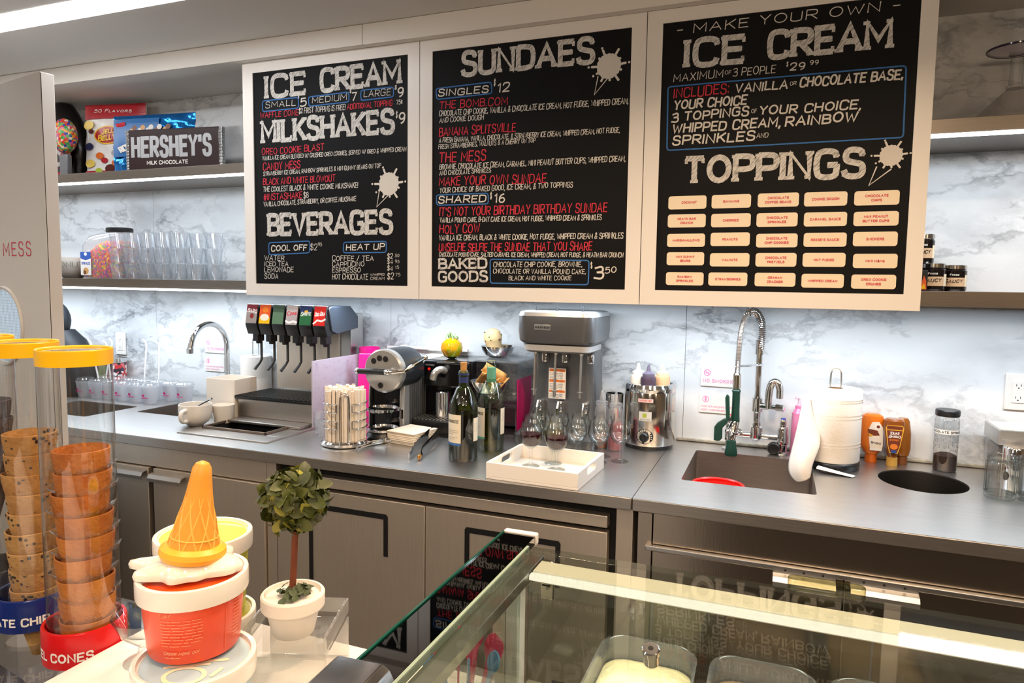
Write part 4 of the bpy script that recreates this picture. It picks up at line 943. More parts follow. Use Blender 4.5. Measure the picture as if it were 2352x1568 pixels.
for x in (-tw_/2+th_, tw_/2): G().addbm(slotwall(td-2*th_, hh-.007, th_), 0, T(x, 0, .007) @ Rz(PI/2)).build('handle_side', MT['white'], t)
# ------------------------------------------------- wine glasses
def curve2(P, it=2): return [(p[0], p[2]) for p in smooth_path([(a, 0, b) for a, b in P], it)]
GP = [(0, 0), (.031, 0), (.032, .0015), (.027, .004)]+curve2([(.009, .008), (.0042, .018), (.0037, .045), (.0045, .060), (.010, .067), (.029, .078), (.040, .104), (.0395, .126), (.034, .145), (.0325, .157)])+[(.0316, .157)]+curve2([(.0332, .145), (.0386, .126), (.039, .104), (.028, .0795), (.010, .0715), (0, .070)])
WP = curve2([(0, .0703), (.010, .0719), (.0277, .0800), (.0384, .104), (.0384, .118)])+[(0, .1185)]
GP = [(a*.86, b*.86) for a, b in GP]; WP = [(a*.86, b*.86) for a, b in WP]
def wine_glass(loc, label, fill=None, group='empty wine glasses behind the tray'):
    t = thing('wine_glass', label, 'wine glass', loc, 0, group)
    G().lathe(GP, 32).build('glass', MT['glass'], t)
    if fill: G().lathe(WP, 30).build('wine', fill, t)
    return t
rw = mat('red_wine_light', '30030A', .1, spec=.12)
wine_glass((-.428, -.595, ZC+.0072), 'glass of red wine at left of the white tray', rw, 'filled glasses on the tray')
wine_glass((-.343, -.605, ZC+.0072), 'glass of red wine at right of the white tray', rw, 'filled glasses on the tray')
wine_glass((-.375, -.535, ZC+.0072), 'glass of white wine behind the two red ones on tray', glassm('pale_wine', 'DDD592', 'B0A850', base=.03), 'filled glasses on the tray')
e0 = wine_glass((-.475, -.44, ZC), 'empty wine glass leftmost, behind the red wine on the tray')
for x, y, l in [(-.405, -.375, 'empty wine glass second from left in back row by mixer'), (-.40, -.455, 'empty wine glass just behind the white wine glass'), (-.325, -.455, 'empty wine glass in middle of the front row'), (-.335, -.37, 'empty wine glass right before the mixer column'), (-.262, -.36, 'empty wine glass in back row beside the clear squeeze bottle'), (-.255, -.44, 'empty wine glass at right end behind the tray, tilted light'), (-.195, -.40, 'empty wine glass furthest right, before the red squeeze bottle'), (-.475, -.365, 'empty wine glass at back left beside the white wine bottle')]:
    dup(e0, (x, y, ZC), label=l)
# ------------------------------------------------- squeeze bottles
def squeeze(loc, label, fillm, h=.15, r=.024, lev=.55, tip=None, name='squeeze_bottle'):
    t = thing(name, label, 'squeeze bottle', loc, 0, 'squeeze bottles')
    G().lathe([(0, 0), (r*.95, 0), (r, .005), (r, h*.8), (r*.92, h*.93), (r*.72, h)], 28).build('body', MT['squeeze'], t)
    if fillm: G().lathe([(0, .003), (r*.93, .003), (r*.955, .01), (r*.955, h*lev), (0, h*lev)], 26).build('sauce', fillm, t)
    G().lathe([(r*.85, h), (r*.9, h+.004), (r*.88, h+.012), (r*.4, h+.016), (r*.2, h+.046), (r*.1, h+.05), (0, h+.05)], 26).build('cap', tip or MT['squeeze'], t); return t
squeeze((-.297, -.235, ZC), 'milky squeeze bottle with amber syrup before the mixer', mat('amber_syrup', 'A85A1C', .2), lev=.3)
squeeze((-.243, -.255, ZC), 'squeeze bottle half full of red syrup beside the warmer', mat('red_syrup', 'A8203C', .2), lev=.62)
t = thing('cocktail_shaker', 'small steel tumbler behind the squeeze bottles', 'tumbler', (-.272, -.15, ZC)); G().lathe([(0, 0), (.026, 0), (.032, .175), (.0325, .18), (.030, .18), (.024, .01), (0, .01)], 30).build('body', chrome, t)
# ------------------------------------------------- round sauce warmer
t = thing('sauce_warmer', 'round polished steel sauce warmer with black dial', 'warmer', (-.150, -.130, ZC))
G().lathe([(.0, 0), (.082, 0), (.083, .012), (0, .012)], 44).build('foot', blk, t)
G().lathe([(.0, .0125), (.086, .0125), (.088, .018), (.088, .195), (.086, .20)], 52).build('body', mat('polished_steel', 'C9C4BD', .12, 1), t)
G().ring([(.088, .198), (.089, .21), (.083, .222), (.076, .224), (.074, .218), (.074, .19), (.086, .19)], 52).build('rim', chrome, t)
G().lathe([(0, .15), (.0735, .15)], 40).build('well', MT['sinkm'], t)
fn = cylfn(.0884, 0, -PI/2)
g = G(); disc2(g, .0, .048, .030, .026, 0, fn, 26)
for k in range(13):
    a = math.radians(200-k*220/12); ribbon(g, [(.021*math.cos(a), .048+.019*math.sin(a)), (.026*math.cos(a), .048+.0225*math.sin(a))], .0011, 1, fn)
g.build('dial_plate', [blk, MT['paper']], t, smooth=False)
G().lathe([(.016, 0), (.0155, .012), (.012, .016), (0, .016)], 24, 0, M=T(0, -.0886, .046) @ Rx(PI/2)).box((-.003, -.108, .034), (.003, -.10, .060), 0, .001).build('dial', blk, t)
g = G(); rect2(g, -.022, .102, .022, .134, 1, fn, 8); rect2(g, -.009, .114, .005, .128, 2, fn, 3); write(g, 'SERVER', -.018, .105, .018, .105, .004, .1, 4, fn)
g.build('maker_label', [mat('label_pale_pink', 'F2D8D4', .5), mat('label_silver', 'D8D8D2', .4), mat('label_lime', 'A8B840', .5), mat('label_red', 'C83020', .5), bpy.data.materials['grey_print']], t, smooth=False)
g = G(); rect2(g, -.026, .166, .026, .178, 0, fn, 8); write(g, 'CAUTION HOT', -.023, .169, .023, .169, .006, .1, 1, fn); g.build('warning_label', [bpy.data.materials['label_pale_pink'], bpy.data.materials['label_red']], t, smooth=False)
for x, y, col, l, tc in ((-.042, -.01, 'E9E4D8', 'squeeze bottle of white sauce standing in the round warmer', 'F0EEE8'), (.0, -.045, '4A3A4A', 'squeeze bottle of dark chocolate sauce standing in the warmer', '6A6478'), (.04, .005, 'E2B48A', 'squeeze bottle of caramel sauce standing in the round warmer', 'EAD8B0')):
    t = thing('sauce_bottle', l, 'squeeze bottle', (-.150+x, -.130+y, ZC+.1505), 0, 'sauce bottles in the warmer')
    G().lathe([(0, 0), (.026, 0), (.027, .09), (.025, .098), (.02, .10), (0, .10)], 26).build('body', mat('sauce_'+col, col, .35), t)
    G().lathe([(.021, .1002), (.021, .11), (.008, .118), (.004, .14), (0, .142)], 24).build('cap', mat('cap_'+tc, tc, .4), t)
# ------------------------------------------------- signs and outlets on the marble
def sign(x, z, wd, h, rows, label, icon):
    t = thing('wall_sign', label, 'sign', (x, -.0005, z), 0)
    G().box((-wd/2, -.004, -h/2), (wd/2, 0, h/2), 0, .001).build('plate', MT['paper'], t)
    g = G(); fn = flatfn((0, -.0042, 0)); cx, cz = -wd/2+.022, h/2-.019
    ribbon(g, [(cx+.0105*math.cos(a*PI/10), cz+.0105*math.sin(a*PI/10)) for a in range(21)], .0013, 0, fn, closed=True)
    if icon: ribbon(g, [(cx-.007, cz+.007), (cx+.007, cz-.007)], .0012, 0, fn); ribbon(g, [(cx-.006, cz-.001), (cx+.006, cz-.001)], .0016, 0, fn)
    else: ribbon(g, [(cx, cz-.006), (cx, cz+.006)], .0028, 0, fn); ribbon(g, [(cx-.004, cz), (cx+.004, cz)], .0012, 0, fn)
    for s_, x0, x1, z0, hh in rows: write(g, s_, x0, z0, x1, z0, hh, .09, 0, fn, gap=34)
    g.build('print', MT['signpink'], t, smooth=False)
for x, k, wh in ((.069, 1, 'the tall spray faucet'), (-2.247, 0, 'the gooseneck faucet')):
    sign(x, 1.150 if k else 1.156, .122, .068, [('NO SMOKING', -.053, .056, -.02, .0125)], 'white and pink no smoking sign on the marble behind '+wh, 1)
    sign(x-.004, 1.054 if k else 1.067, .118, .068, [('FOOD SERVICE EMPLOYEES', -.053, .055, -.014, .0062), ('MUST WASH HANDS', -.053, .03, -.026, .0062)], 'white and pink hand washing sign on the marble behind '+wh, 0)
def outlet(x, z, label):
    t = thing('wall_outlet', label, 'outlet', (x, -.0005, z))
    G().box((-.035, -.006, -.057), (.035, 0, .057), 0, .003).build('plate', MT['white'], t)
    g = G().box((-.0165, -.0085, -.034), (.0165, -.0055, .034), 0, .001)
    for s_ in (-1, 1):
        for q in (-.006, .006): g.box((q-.0008, -.0088, s_*.019-.001), (q+.0008, -.0084, s_*.019+.006), 1)
        g.lathe([(.0022, 0), (0, .0002)], 10, 1, M=T(0, -.0085, s_*.019-.006) @ Rx(PI/2))
    g.box((-.007, -.0089, -.003), (.007, -.0083, .003), 0, .0004); g.build('receptacle', [MT['white'], MT['dark']], t)
outlet(.963, 1.160, 'white wall outlet on the marble at the right end')
outlet(-1.262, 1.145, 'white wall outlet on the marble behind the tall pink cup')
outlet(-2.865, 1.14, 'white wall outlet on the marble at the far left')
# white water pipe and filter behind the coffee machines
t = thing('water_pipe', 'white plastic water pipe with elbow on the marble wall', 'pipe', (-1.22, -.016, 1.19))
G().tube(smooth_path([(0, 0, -.06), (0, 0, -.002), (.004, 0, .006), (.014, 0, .01), (.31, 0, .008)], 2), .0075, 12).build('pipe', MT['white'], t)
g = G().tube([(0, 0, -.03), (0, 0, -.005)], .011, 14); g.sph((.003, 0, .006), .0125); g.tube([(.012, 0, .01), (.03, 0, .01)], .011, 14); g.tube([(.13, 0, .0095), (.155, 0, .0095)], .010, 14); g.tube([(.22, 0, .008), (.26, 0, .008)], .012, 14); g.build('fittings', MT['white'], t)
G().tube([(0, 0, -.085), (0, 0, -.045)], .0125, 14).build('brass_end', mat('dark_brass', '5A4632', .5, .6), t)
t = thing('water_filter', 'white water filter box on the wall behind black coffee machine', 'filter', (-1.02, -.036, 1.105)); G().box((-.065, -.034, -.09), (.065, .034, .075), 0, .006).build('housing', MT['white'], t)
# ------------------------------------------------- pre-rinse spray faucet
t = thing('spray_faucet', 'tall chrome spring spray faucet with dark green handle over the sink', 'faucet', (.205, -.068, ZC))
grn = mat('green_rubber', '0F3D33', .35)
g = G().tube([(-.085, 0, .055), (.085, 0, .055)], .011, 16); g.sph((0, 0, .055), .02); g.build('bridge', chrome, t)
for x, nm, c in ((-.085, 'hot', 'D02020'), (.085, 'cold', '2040C0')):
    h_ = G().lathe([(.027, 0), (.027, .004), (.016, .008), (.015, .03), (.019, .034), (.019, .06), (.016, .07), (.017, .085), (.013, .095), (0, .097)], 26, 0, (x, 0, 0)).build('valve_body', chrome, t)
    g = G().lathe([(.011, .097), (.011, .112), (.008, .118), (0, .118)], 20, 0, (x, 0, 0)); g.lathe([(.0085, .1182), (.007, .122), (0, .1225)], 18, 1, (x, 0, 0)); g.tube([(x, -.01, .106), (x, -.042, .112)], [.005, .0065], 10); g.build('tap_handle', [chrome, mat('index_'+nm, c, .4)], h_)
G().lathe([(0, -.014), (.02, -.014), (.022, 0), (.018, .014), (0, .014)], 20, 0, M=T(.058, -.02, .020) @ Rx(PI/2)).build('drain_knob', MT['black'], t)
g = G().lathe([(.021, .048), (.021, .085), (.016, .09), (.0125, .105), (.0125, .135), (.018, .14), (.018, .185), (.0125, .19), (.0105, .20), (.0105, .335), (.014, .338)], 24); g.build('riser', chrome, t)
g = G().tube([(0, 0, .16), (.022, -.01, .16), (.036, -.016, .16)], [.013, .012, .0115], 14); g.tube(smooth_path([(.036, -.016, .155), (.036, -.016, .21), (.043, -.018, .245), (.062, -.02, .248), (.07, -.02, .225), (.07, -.02, .205)], 2), [.0125]*20, 14); g.lathe([(.012, 0), (.0125, .02), (.010, .022)], 16, 0, (.07, -.02, .192)); g.tube([(.036, -.016, .16), (.062, -.03, .162)], .0085, 10); g.tube([(.062, -.03, .162), (.085, -.04, .163)], [.013, .011], 10); g.build('pot_filler', chrome, t)
# hose path with spring
H = smooth_path([(0, 0, .338), (0.006, -.002, .39), (.004, -.006, .445), (-.018, -.025, .484), (-.045, -.055, .478), (-.058, -.085, .43), (-.062, -.105, .36), (-.064, -.112, .27)], 3)
G().tube(H, .0078, 12).build('hose', MT['steeld'], t)
def coil(P, r, turns, wire):
    L = [0]
    for a, b in zip(P, P[1:]): L.append(L[-1]+(b-a).length)
    n = int(turns*12); out = []; up = None
    for k in range(n+1):
        s_ = L[-1]*k/n; i = 0
        while i < len(L)-2 and L[i+1] < s_: i += 1
        u = (s_-L[i])/max(L[i+1]-L[i], 1e-9); p = P[i].lerp(P[i+1], u); d = (P[i+1]-P[i]).normalized()
        if up is None: up = d.orthogonal().normalized()
        up = (up-d*up.dot(d)).normalized(); q = d.cross(up); a = 2*PI*k/12; out.append(p+(up*math.cos(a)+q*math.sin(a))*r)
    return out
ns = int(len(H)*.55)
G().tube(coil(H[:ns], .0125, 27, 0), .0021, 6).build('spring', chrome, t)
G().tube(coil(H[ns:], .0084, 48, 0), .0011, 5).build('hose_ribs', chrome, t)
G().lathe([(.0145, .335), (.015, .36), (.0145, .385), (.0125, .385)], 20).build('spring_collar', chrome, t)
G().tube([(.012, -.004, .30), (-.06, -.108, .302), (-.073, -.112, .30)], .0032, 8).build('hose_hook', chrome, t)
g = G().lathe([(.0085, .225), (.0125, .23), (.0125, .275), (.009, .28)], 18, 0, (-.064, -.112, 0)); g.build('ferrule', MT['nickel'], t)
G().lathe([(.013, .115), (.0145, .12), (.0135, .135), (.0125, .16), (.0125, .215), (.0145, .222), (.012, .226)], 20, 0, (-.064, -.112, 0)).build('grip', grn, t)
g = G().tube([(-.064, -.112, .118), (-.07, -.125, .095), (-.072, -.135, .06)], [.014, .016, .011], 14); g.tube(smooth_path([(-.075, -.125, .10), (-.05, -.135, .10), (-.036, -.14, .088), (-.05, -.145, .082), (-.07, -.14, .085)], 2), .003, 8); g.sph((-.085, -.128, .088), .010); g.build('spray_body', chrome, t)
G().lathe([(.0, .01), (.019, .01), (.0205, .018), (.0155, .045), (.0145, .06), (0, .062)], 22, 0, (-.072, -.138, 0)).build('spray_head', grn, t)
G().prism([(-.128, .055), (-.128, .10), (-.118, .115), (-.098, .13), (-.092, .13), (-.097, .20), (-.092, .212), (-.084, .205), (-.080, .135), (-.088, .115), (-.102, .098), (-.102, .062), (-.112, .053)], -.140, -.124, 0, 'y', bev=.003).build('lever', grn, t)
# pink soap bottle behind the towel
t = thing('pink_soap_bottle', 'pink soap bottle half hidden behind the paper towel', 'soap bottle', (.338, -.042, ZC))
G().lathe([(0, 0), (.022, 0), (.023, .01), (.021, .14), (.012, .155), (.012, .165), (0, .165)], 24).build('body', mat('pink_soap', 'EFA3C8', .25, col2='E85AA0', vscale=6), t)
G().tube([(0, 0, .165), (0, 0, .19), (-.012, -.012, .192)], [.006, .004, .004], 10).build('pump', mat('pale_pink', 'F2C4DA', .4), t)
# paper towel roll on stand
t = thing('paper_towel_roll', 'big paper towel roll on a black stand beside the sink', 'paper towel', (.437, -.172, ZC))
G().lathe([(0, 0), (.078, 0), (.08, .004), (.08, .02), (.076, .024), (0, .024)], 48).build('stand_base', MT['black'], t)
towm = mat('towel_paper', 'F0E8DE', .9, bump=.06, bscale=160)
G().ring([(.022, .0245), (.077, .0245), (.079, .03), (.079, .246), (.077, .250), (.022, .250)], 56).build('roll', towm, t)
G().ring([(.0205, .02455), (.0222, .02455), (.0222, .2505), (.0205, .2505)], 26).build('core', mat('cardboard', '8A6A48', .9), t)
g = G()
for z in (.075, .085, .165, .175, .215, .222):
    for k in range(60): a = PI+PI*k/60; g.tube([(.0792*math.cos(a), .0792*math.sin(a), z), (.0792*math.cos(a+.035), .0792*math.sin(a+.035), z-.004)], .0006, 4)
g.build('embossing', towm, t)
G().tube(smooth_path([(-.016, 0, .02), (-.016, 0, .29), (-.012, 0, .306), (0, 0, .311), (.012, 0, .306), (.016, 0, .29), (.016, 0, .02)], 2), .0028, 8).build('post', MT['alu'], t)
def sheet(g, rows, m=0):        # rows of points lofted into a hanging sheet
    n = len(rows[0]); g.add([p for r in rows for p in r], [(i*n+k, i*n+k+1, (i+1)*n+k+1, (i+1)*n+k) for i in range(len(rows)-1) for k in range(n-1)], m); return g
CR = [[(-.0923, -0.033, 0.2281), (-.0851, -0.043, 0.2315), (-.0748, -0.038, 0.2301)], [(-.1013, -0.028, 0.1498), (-.0852, -0.063, 0.1643), (-.0617, -0.053, 0.1508)], [(-.1154, -0.028, 0.064), (-.0801, -0.088, 0.0914), (-.0292, -0.073, 0.0986)], [(-.1307, -0.043, -0.0021), (-.0956, -0.113, 0.0352), (-.0578, -0.093, 0.0318)], [(-.1219, -0.063, -0.0327), (-.0916, -0.118, -0.0013), (-.0626, -0.098, -0.0003)], [(-.1013, -0.083, -0.0446), (-.0827, -0.113, -0.0316), (-.0619, -0.103, -0.0208)]]
o = sheet(G(), CR).build('loose_sheet', towm, t, ang=180); m_ = o.modifiers.new('sub', 'SUBSURF'); m_.levels = 3; m_.render_levels = 3; o.modifiers.new('thick', 'SOLIDIFY').thickness = .0008
rows = [[(-.045+.10*u+.004*math.sin(5*v), -.082-.030*v-.018*u, .002+.018*(1-u)*math.sin(v*2+.5)) for v in [k/6 for k in range(7)]] for u in [i/8 for i in range(9)]]
o = sheet(G(), rows).build('sheet_end', towm, t, ang=80); o.modifiers.new('thick', 'SOLIDIFY').thickness = .0008
# ------------------------------------------------- sauce bottles standing on their caps
def ell(a, b, z, n=28, ex=2.6):
    out = []
    for k in range(n):
        c, s_ = math.cos(2*PI*k/n), math.sin(2*PI*k/n); out.append((a*math.copysign(abs(c)**(2/ex), c), b*math.copysign(abs(s_)**(2/ex), s_), z))
    return out
def upside(loc, label, prof, m, capm, rz, capr, lab=None):
    t = thing('sauce_bottle', label, 'sauce bottle', loc, rz, 'upside down sauce bottles')
    G().lathe([(0, 0), (capr, 0), (capr*1.02, .004), (capr*.95, .028), (0, .029)], 26).build('cap', capm, t)
    g = G(); loft(g, [ell(a, b, z) for a, b, z in prof], 0, True, True); g.build('body', m, t)
    if lab: lab(t)
    return t
def lab1(t):
    g = G(); fn = flatfn((0, -.0245, 0)); poly2(g, [(-.006, .045), (.027, .045), (.03, .06), (.028, .118), (.016, .136), (-.004, .134), (-.014, .11), (-.010, .07)], 0, fn)
    disc2(g, .014, .12, .011, .01, 1, fn); disc2(g, .014, .12, .005, .005, 2, fn); poly2(g, [(-.016, .112), (.012, .108), (.02, .092), (-.012, .088)], 2, fn); poly2(g, [(-.014, .098), (.002, .092), (-.008, .084)], 3, fn)
    write(g, 'CARAMEL', .024, .068, -.006, .072, .007, .1, 4, fn, gap=30); rect2(g, -.007, .042, .027, .05, 1, fn)
    g.build('label', [mat('sauce_label', 'EFE3D4', .5), MT['paper'], mat('label_brown', '6E2E14', .5), mat('label_gold', 'E2A838', .4), MT['black']], t, smooth=False)
upside((.561, -.055, ZC), 'orange caramel bottle standing upside down beside the paper towel', [(.02, .018, .029), (.030, .02, .045), (.0345, .024, .06), (.0325, .022, .10), (.0345, .024, .135), (.030, .022, .152), (.02, .016, .158)], mat('orange_plastic', 'E0741C', .3), mat('orange_cap', 'D8691A', .35), 0, .018, lab1)
def lab2(t):
    g = G(); fn = flatfn((0, -.0245, 0)); poly2(g, [(-.012, .045), (.012, .045), (.018, .07), (.026, .125), (.022, .134), (-.022, .134), (-.026, .125), (-.018, .07)], 1, fn); poly2(g, [(-.010, .047), (.010, .047), (.016, .07), (.022, .118), (-.022, .118), (-.016, .07)], 0, fn)
    write(g, 'SAUCE', .012, .105, -.012, .105, -.008, .11, 2, fn); write(g, 'CARAMEL', .016, .094, -.016, .094, -.008, .11, 2, fn); write(g, 'TOPPING', .013, .084, -.013, .084, -.006, .1, 3, fn); disc2(g, .0, .066, .011, .009, 3, fn); disc2(g, 0, .05, .009, .005, 4, fn); rect2(g, -.022, .121, .022, .132, 0, fn)
    g.build('label', [bpy.data.materials['label_brown'], bpy.data.materials['label_gold'], MT['paper'], mat('label_orange2', 'E07A2A', .5), mat('label_navy', '2A4A8A', .5)], t, smooth=False)
upside((.618, -.085, ZC), 'caramel sauce bottle with clear shoulders standing upside down in front', [(.013, .013, .029), (.016, .015, .04), (.020, .018, .06), (.024, .021, .09), (.030, .024, .13), (.029, .023, .146), (.022, .018, .152)], mat('caramel_body', '8A4A16', .2, coat=.4), mat('gold_cap', 'C89A48', .4), 0, .0165, lab2)
upside((.650, -.045, ZC), 'brown sauce bottle mostly hidden behind the caramel one', [(.02, .018, .029), (.026, .02, .05), (.024, .02, .10), (.018, .016, .14), (.012, .012, .15)], mat('amber_body', '9A5A18', .25, coat=.3), mat('brown_cap', '7A4418', .4), .5, .018)
# ------------------------------------------------- chocolate sprinkle jar
t = thing('sprinkle_jar', 'clear jar of chocolate sprinkles with black lid', 'jar', (.765, -.078, ZC))
G().lathe([(0, .001), (.031, .001), (.033, .005), (.0335, .16), (.031, .168), (.029, .172)], 36).build('glass', MT['acrylic'], t)
G().lathe([(0, .003), (.0315, .003), (.0318, .048), (.02, .054), (0, .05)], 32).build('sprinkles', mat('choc_sprinkles', '3A2214', .7, var=.6, vscale=240), t)
G().lathe([(.0325, .172), (.034, .175), (.034, .189), (.032, .192), (0, .192)], 36).build('lid', blk, t)
g = G(); fn = cylfn(.0338, 0, -PI/2); rect2(g, -.05, .118, .05, .132, 0, fn, 18); write(g, 'CHOCOLATE SPRINKLES', -.062, .1215, .058, .1215, .007, .1, 1, fn); g.build('label', [MT['paper'], MT['black']], t, smooth=False)
g = G(); rnd = random.Random(21)
for k in range(50): a, z = rnd.uniform(0, 2*PI), .06+rnd.expovariate(28); g.sph((.0328*math.cos(a), .0328*math.sin(a), min(z, .155)), .0011, 0, 6, 4)
o = g.build('stuck_sprinkles', bpy.data.materials['choc_sprinkles'], t); o['kind'] = 'stuff'
# ------------------------------------------------- steel bin and ribbed jars at the right end
t = thing('steel_topping_bin', 'open steel bin with dark toppings at right end of counter', 'bin', (.955, -.115, ZC))
g = G(); w_, d_, h_ = .078, .075, .15
loft(g, [rr3(-w_, w_, -d_, d_, .006, 0), rr3(-w_, w_, -d_, d_, .006, .115)], 0, True, False).build('box', MT['plastic'], t)
G().box((-w_+.004, -d_+.004, .003), (w_-.004, d_-.004, .105), 0, .01).build('toppings', mat('dark_toppings', '54402F', .7, var=.6, vscale=35), t)
g = G(); loft(g, [rr3(-w_-.004, w_+.004, -d_-.004, d_+.004, .004, .1155), rr3(-w_-.004, w_+.004, -d_-.004, d_+.004, .004, .158), rr3(-w_+.002, w_-.002, -d_+.002, d_-.002, .004, .160), rr3(-w_+.012, w_-.012, -d_+.012, d_-.012, .004, .135)], 0, False, True).build('lid', MT['steel'], t)
def ribs(a, z): return 1+.018*math.cos(22*a)
jp = [(0, 0), (.033, 0), (.036, .004), (.0365, .012)]
for i, (x, y, l) in enumerate([(.842, -.355, 'ribbed clear glass jar at right end of counter, nearer the waste hole'), (.918, -.352, 'ribbed clear glass jar cut off by the right photo edge')]):
    t = thing('ribbed_jar', l, 'jar', (x, y, ZC), 0, 'ribbed glass jars')
    G().lathe([(.0, .001), (.034, .001), (.0365, .005), (.0368, .018)], 66).lathe([(.0368, .018), (.0362, .10)], 132, 0, mod=ribs).lathe([(.0362, .10), (.034, .104), (.034, .116), (.035, .118), (.033, .12), (.031, .116), (.031, .104), (.033, .10), (.0335, .018), (.031, .010), (0, .009)], 66).build('glass', MT['glass'], t)
t = thing('steel_can', 'polished steel canister behind the right hand jars', 'canister', (.905, -.235, ZC)); G().lathe([(0, 0), (.03, 0), (.031, .004), (.031, .118), (.029, .122), (0, .123)], 32).build('body', chrome, t)
# ------------------------------------------------- upper left shelf: candy
ZU, ZL = 1.9443, 1.4693
t = thing('chocolate_sauce_bottle', 'big dark round bottle with chocolate label behind the white panel', 'bottle', (-3.045, -.125, ZU))
L = [ell(a, b, z, 28, 2.2) for a, b, z in ((.11, .055, 0), (.135, .07, .03), (.15, .075, .14), (.14, .07, .23), (.09, .05, .31), (.05, .04, .36), (.042, .036, .368))]
loft(G(), L, 0, True, True).build('body', mat('dark_bottle', '0E0B0B', .25), t)
g = G(); fn = flatfn((.035, -.0772, .135)); disc2(g, 0, 0, .105, .115, 1, fn, 36); disc2(g, 0, 0, .098, .108, 0, fn, 36)
for k in range(30): rnd = random.Random(k); disc2(g, rnd.uniform(.0, .07), rnd.uniform(-.085, .06), rnd.uniform(.006, .016), rnd.uniform(.006, .02), 2+(k % 5 == 0), fn, 8)
write(g, 'CHOCOLATE', -.07, .03, .075, .03, .03, .1, 2, fn); g.build('label', [mat('label_darkbrown', '2A1512', .4), MT['chalkr'], mat('label_grey_white', 'BDB4B0', .5), bpy.data.materials['label_red']], t, smooth=False)
candy = speckm('candy_dots', 'C04030', ['D83A28', '3F9A48', '2A3C9C', 'E8A030', 'C86A9A', 'E84A38', '6AB06A', 'F0D8C0'], 95)
t = thing('giant_lollipop', 'round multicoloured candy dot lollipop standing beside dark bottle', 'lollipop', (-2.885, -.245, ZU))
G().sph((0, 0, .185), (.064, .045, .08), 0, 28, 18).build('candy', candy, t)
G().box((-.028, -.012, 0), (.028, .012, .10), 0, .006).build('stick', mat('grey_clear', '6E6E72', .3), t)
def pouch(name, label, cat, loc, wd, h, th, m, tilt=0, rz=0, wob=.004, grp='candy packets on the upper shelf'):
    t = thing(name, label, cat, loc, rz, grp); n, m_ = 22, 22; V, F = [], []
    rnd = random.Random(len(label))
    for sgn in (-1, 1):
        for i in range(n+1):
            for j in range(m_+1):
                u, v = i/n, j/m_; b = (max(0, math.sin(PI*u))**.5)*(max(0, math.sin(PI*v))**.4)
                V.append(((u-.5)*wd, sgn*(.0008+th*b)+wob*math.sin(u*23+v*9)*math.sin(v*17-u*5)*min(1, 4*v*(1-v)*2), v*h))
    q = m_+1
    for i in range(n):
        for j in range(m_): F.append((i*q+j, (i+1)*q+j, (i+1)*q+j+1, i*q+j+1))
    o_ = (n+1)*q; F += [tuple(o_+k for k in reversed(f)) for f in F]
    M = Rx(tilt); G().add(V, F, 0, M).build('packet', m, t, ang=180)
    return t, (lambda u, v, w=0: tuple(M @ Vector(((u-.5)*wd, -.0016-w-th*(max(0, math.sin(PI*u))**.5)*(max(0, math.sin(PI*v))**.4)-abs(wob)*1.05, v*h))))
def grid2(g, u0, v0, u1, v1, m, fn, n=8):
    wo = layer(g)*4e-5
    for i in range(n):
        for j in range(n): a, b, c, d = u0+(u1-u0)*i/n, u0+(u1-u0)*(i+1)/n, v0+(v1-v0)*j/n, v0+(v1-v0)*(j+1)/n; g.add([fn(a, c, wo), fn(b, c, wo), fn(b, d, wo), fn(a, d, wo)], [(0, 1, 2, 3)], m)
t, fn = pouch('jelly_bean_bag', 'white and red bag of jelly beans standing on the upper shelf', 'candy bag', (-2.70, -.13, ZU), .33, .345, .02, mat('bag_white', 'F0EBE6', .25), -.03, .17)
g = G(); grid2(g, .0, .80, 1, 1, 0, fn); grid2(g, 0, 0, .62, .10, 0, fn); fl = lambda u, v, w=0: fn(u, v, w+.0028)
disc3(g, .42, .575, .235, .125, 1, fn, 28); disc3(g, .42, .575, .215, .11, 0, fn, 28)
write(g, 'Jelly', .32, .58, .60, .61, .075, .11, 1, fl, slant=.2); write(g, 'Belly', .26, .485, .56, .515, .085, .11, 1, fl, slant=.2); write(g, '50 Flavors', .18, .885, .80, .87, .045, .08, 6, fl, slant=.2)
for k, (u, v, r, c) in enumerate([(.09, .43, .08, 3), (.28, .30, .07, 4), (.10, .20, .09, 5), (.36, .235, .06, 0), (.25, .10, .06, 7), (.46, .12, .10, 8), (.56, .2, .08, 4), (.08, .72, .10, 5), (.72, .3, .09, 5), (.8, .6, .06, 3), (.65, .08, .05, 0), (.55, .33, .07, 9), (.13, .635, .05, 8)]): disc3(g, u, v, r, r*.62, c, fn, 16)
g.build('print', [mat('bag_red', 'B3202A', .25), mat('bag_yellow', 'F4C21A', .3), MT['black'], mat('bean_navy', '2C3258', .3), mat('bean_orange', 'E2702A', .3), mat('bean_yellow', 'F2CF5A', .3), MT['paper'], mat('bean_lime', 'B8C840', .3), mat('bean_dark', '5A2018', .3), mat('bean_grey', 'B4AEB0', .3)], t, smooth=False)
t, fn = pouch('blue_cereal_bar_bag', 'shiny blue foil bag of cereal treats behind the chocolate bar', 'candy bag', (-2.415, -.17, ZU), .44, .268, .018, mat('blue_foil', '1E78C8', .16, .75, bump=.5, bscale=26), -.03, .12, .006)
g = G(); fl = lambda u, v, w=0: fn(u, v, w+.0028); grid2(g, .02, .30, .60, .93, 0, fn); disc3(g, .12, .83, .06, .03, 1, fn)
for k in range(14): disc3(g, .27+.034*k, .72+.06*math.sin(k*2.1), .03, .045, 2+k % 4, fn, 12)
write(g, "KELLOGG'S", .065, .81, .19, .83, .05, .1, 1, fl); write(g, 'KRISPIES', .40, .60, .72, .61, .07, .1, 5, fl); write(g, 'RICE', .13, .36, .26, .42, .10, .1, 5, fl)
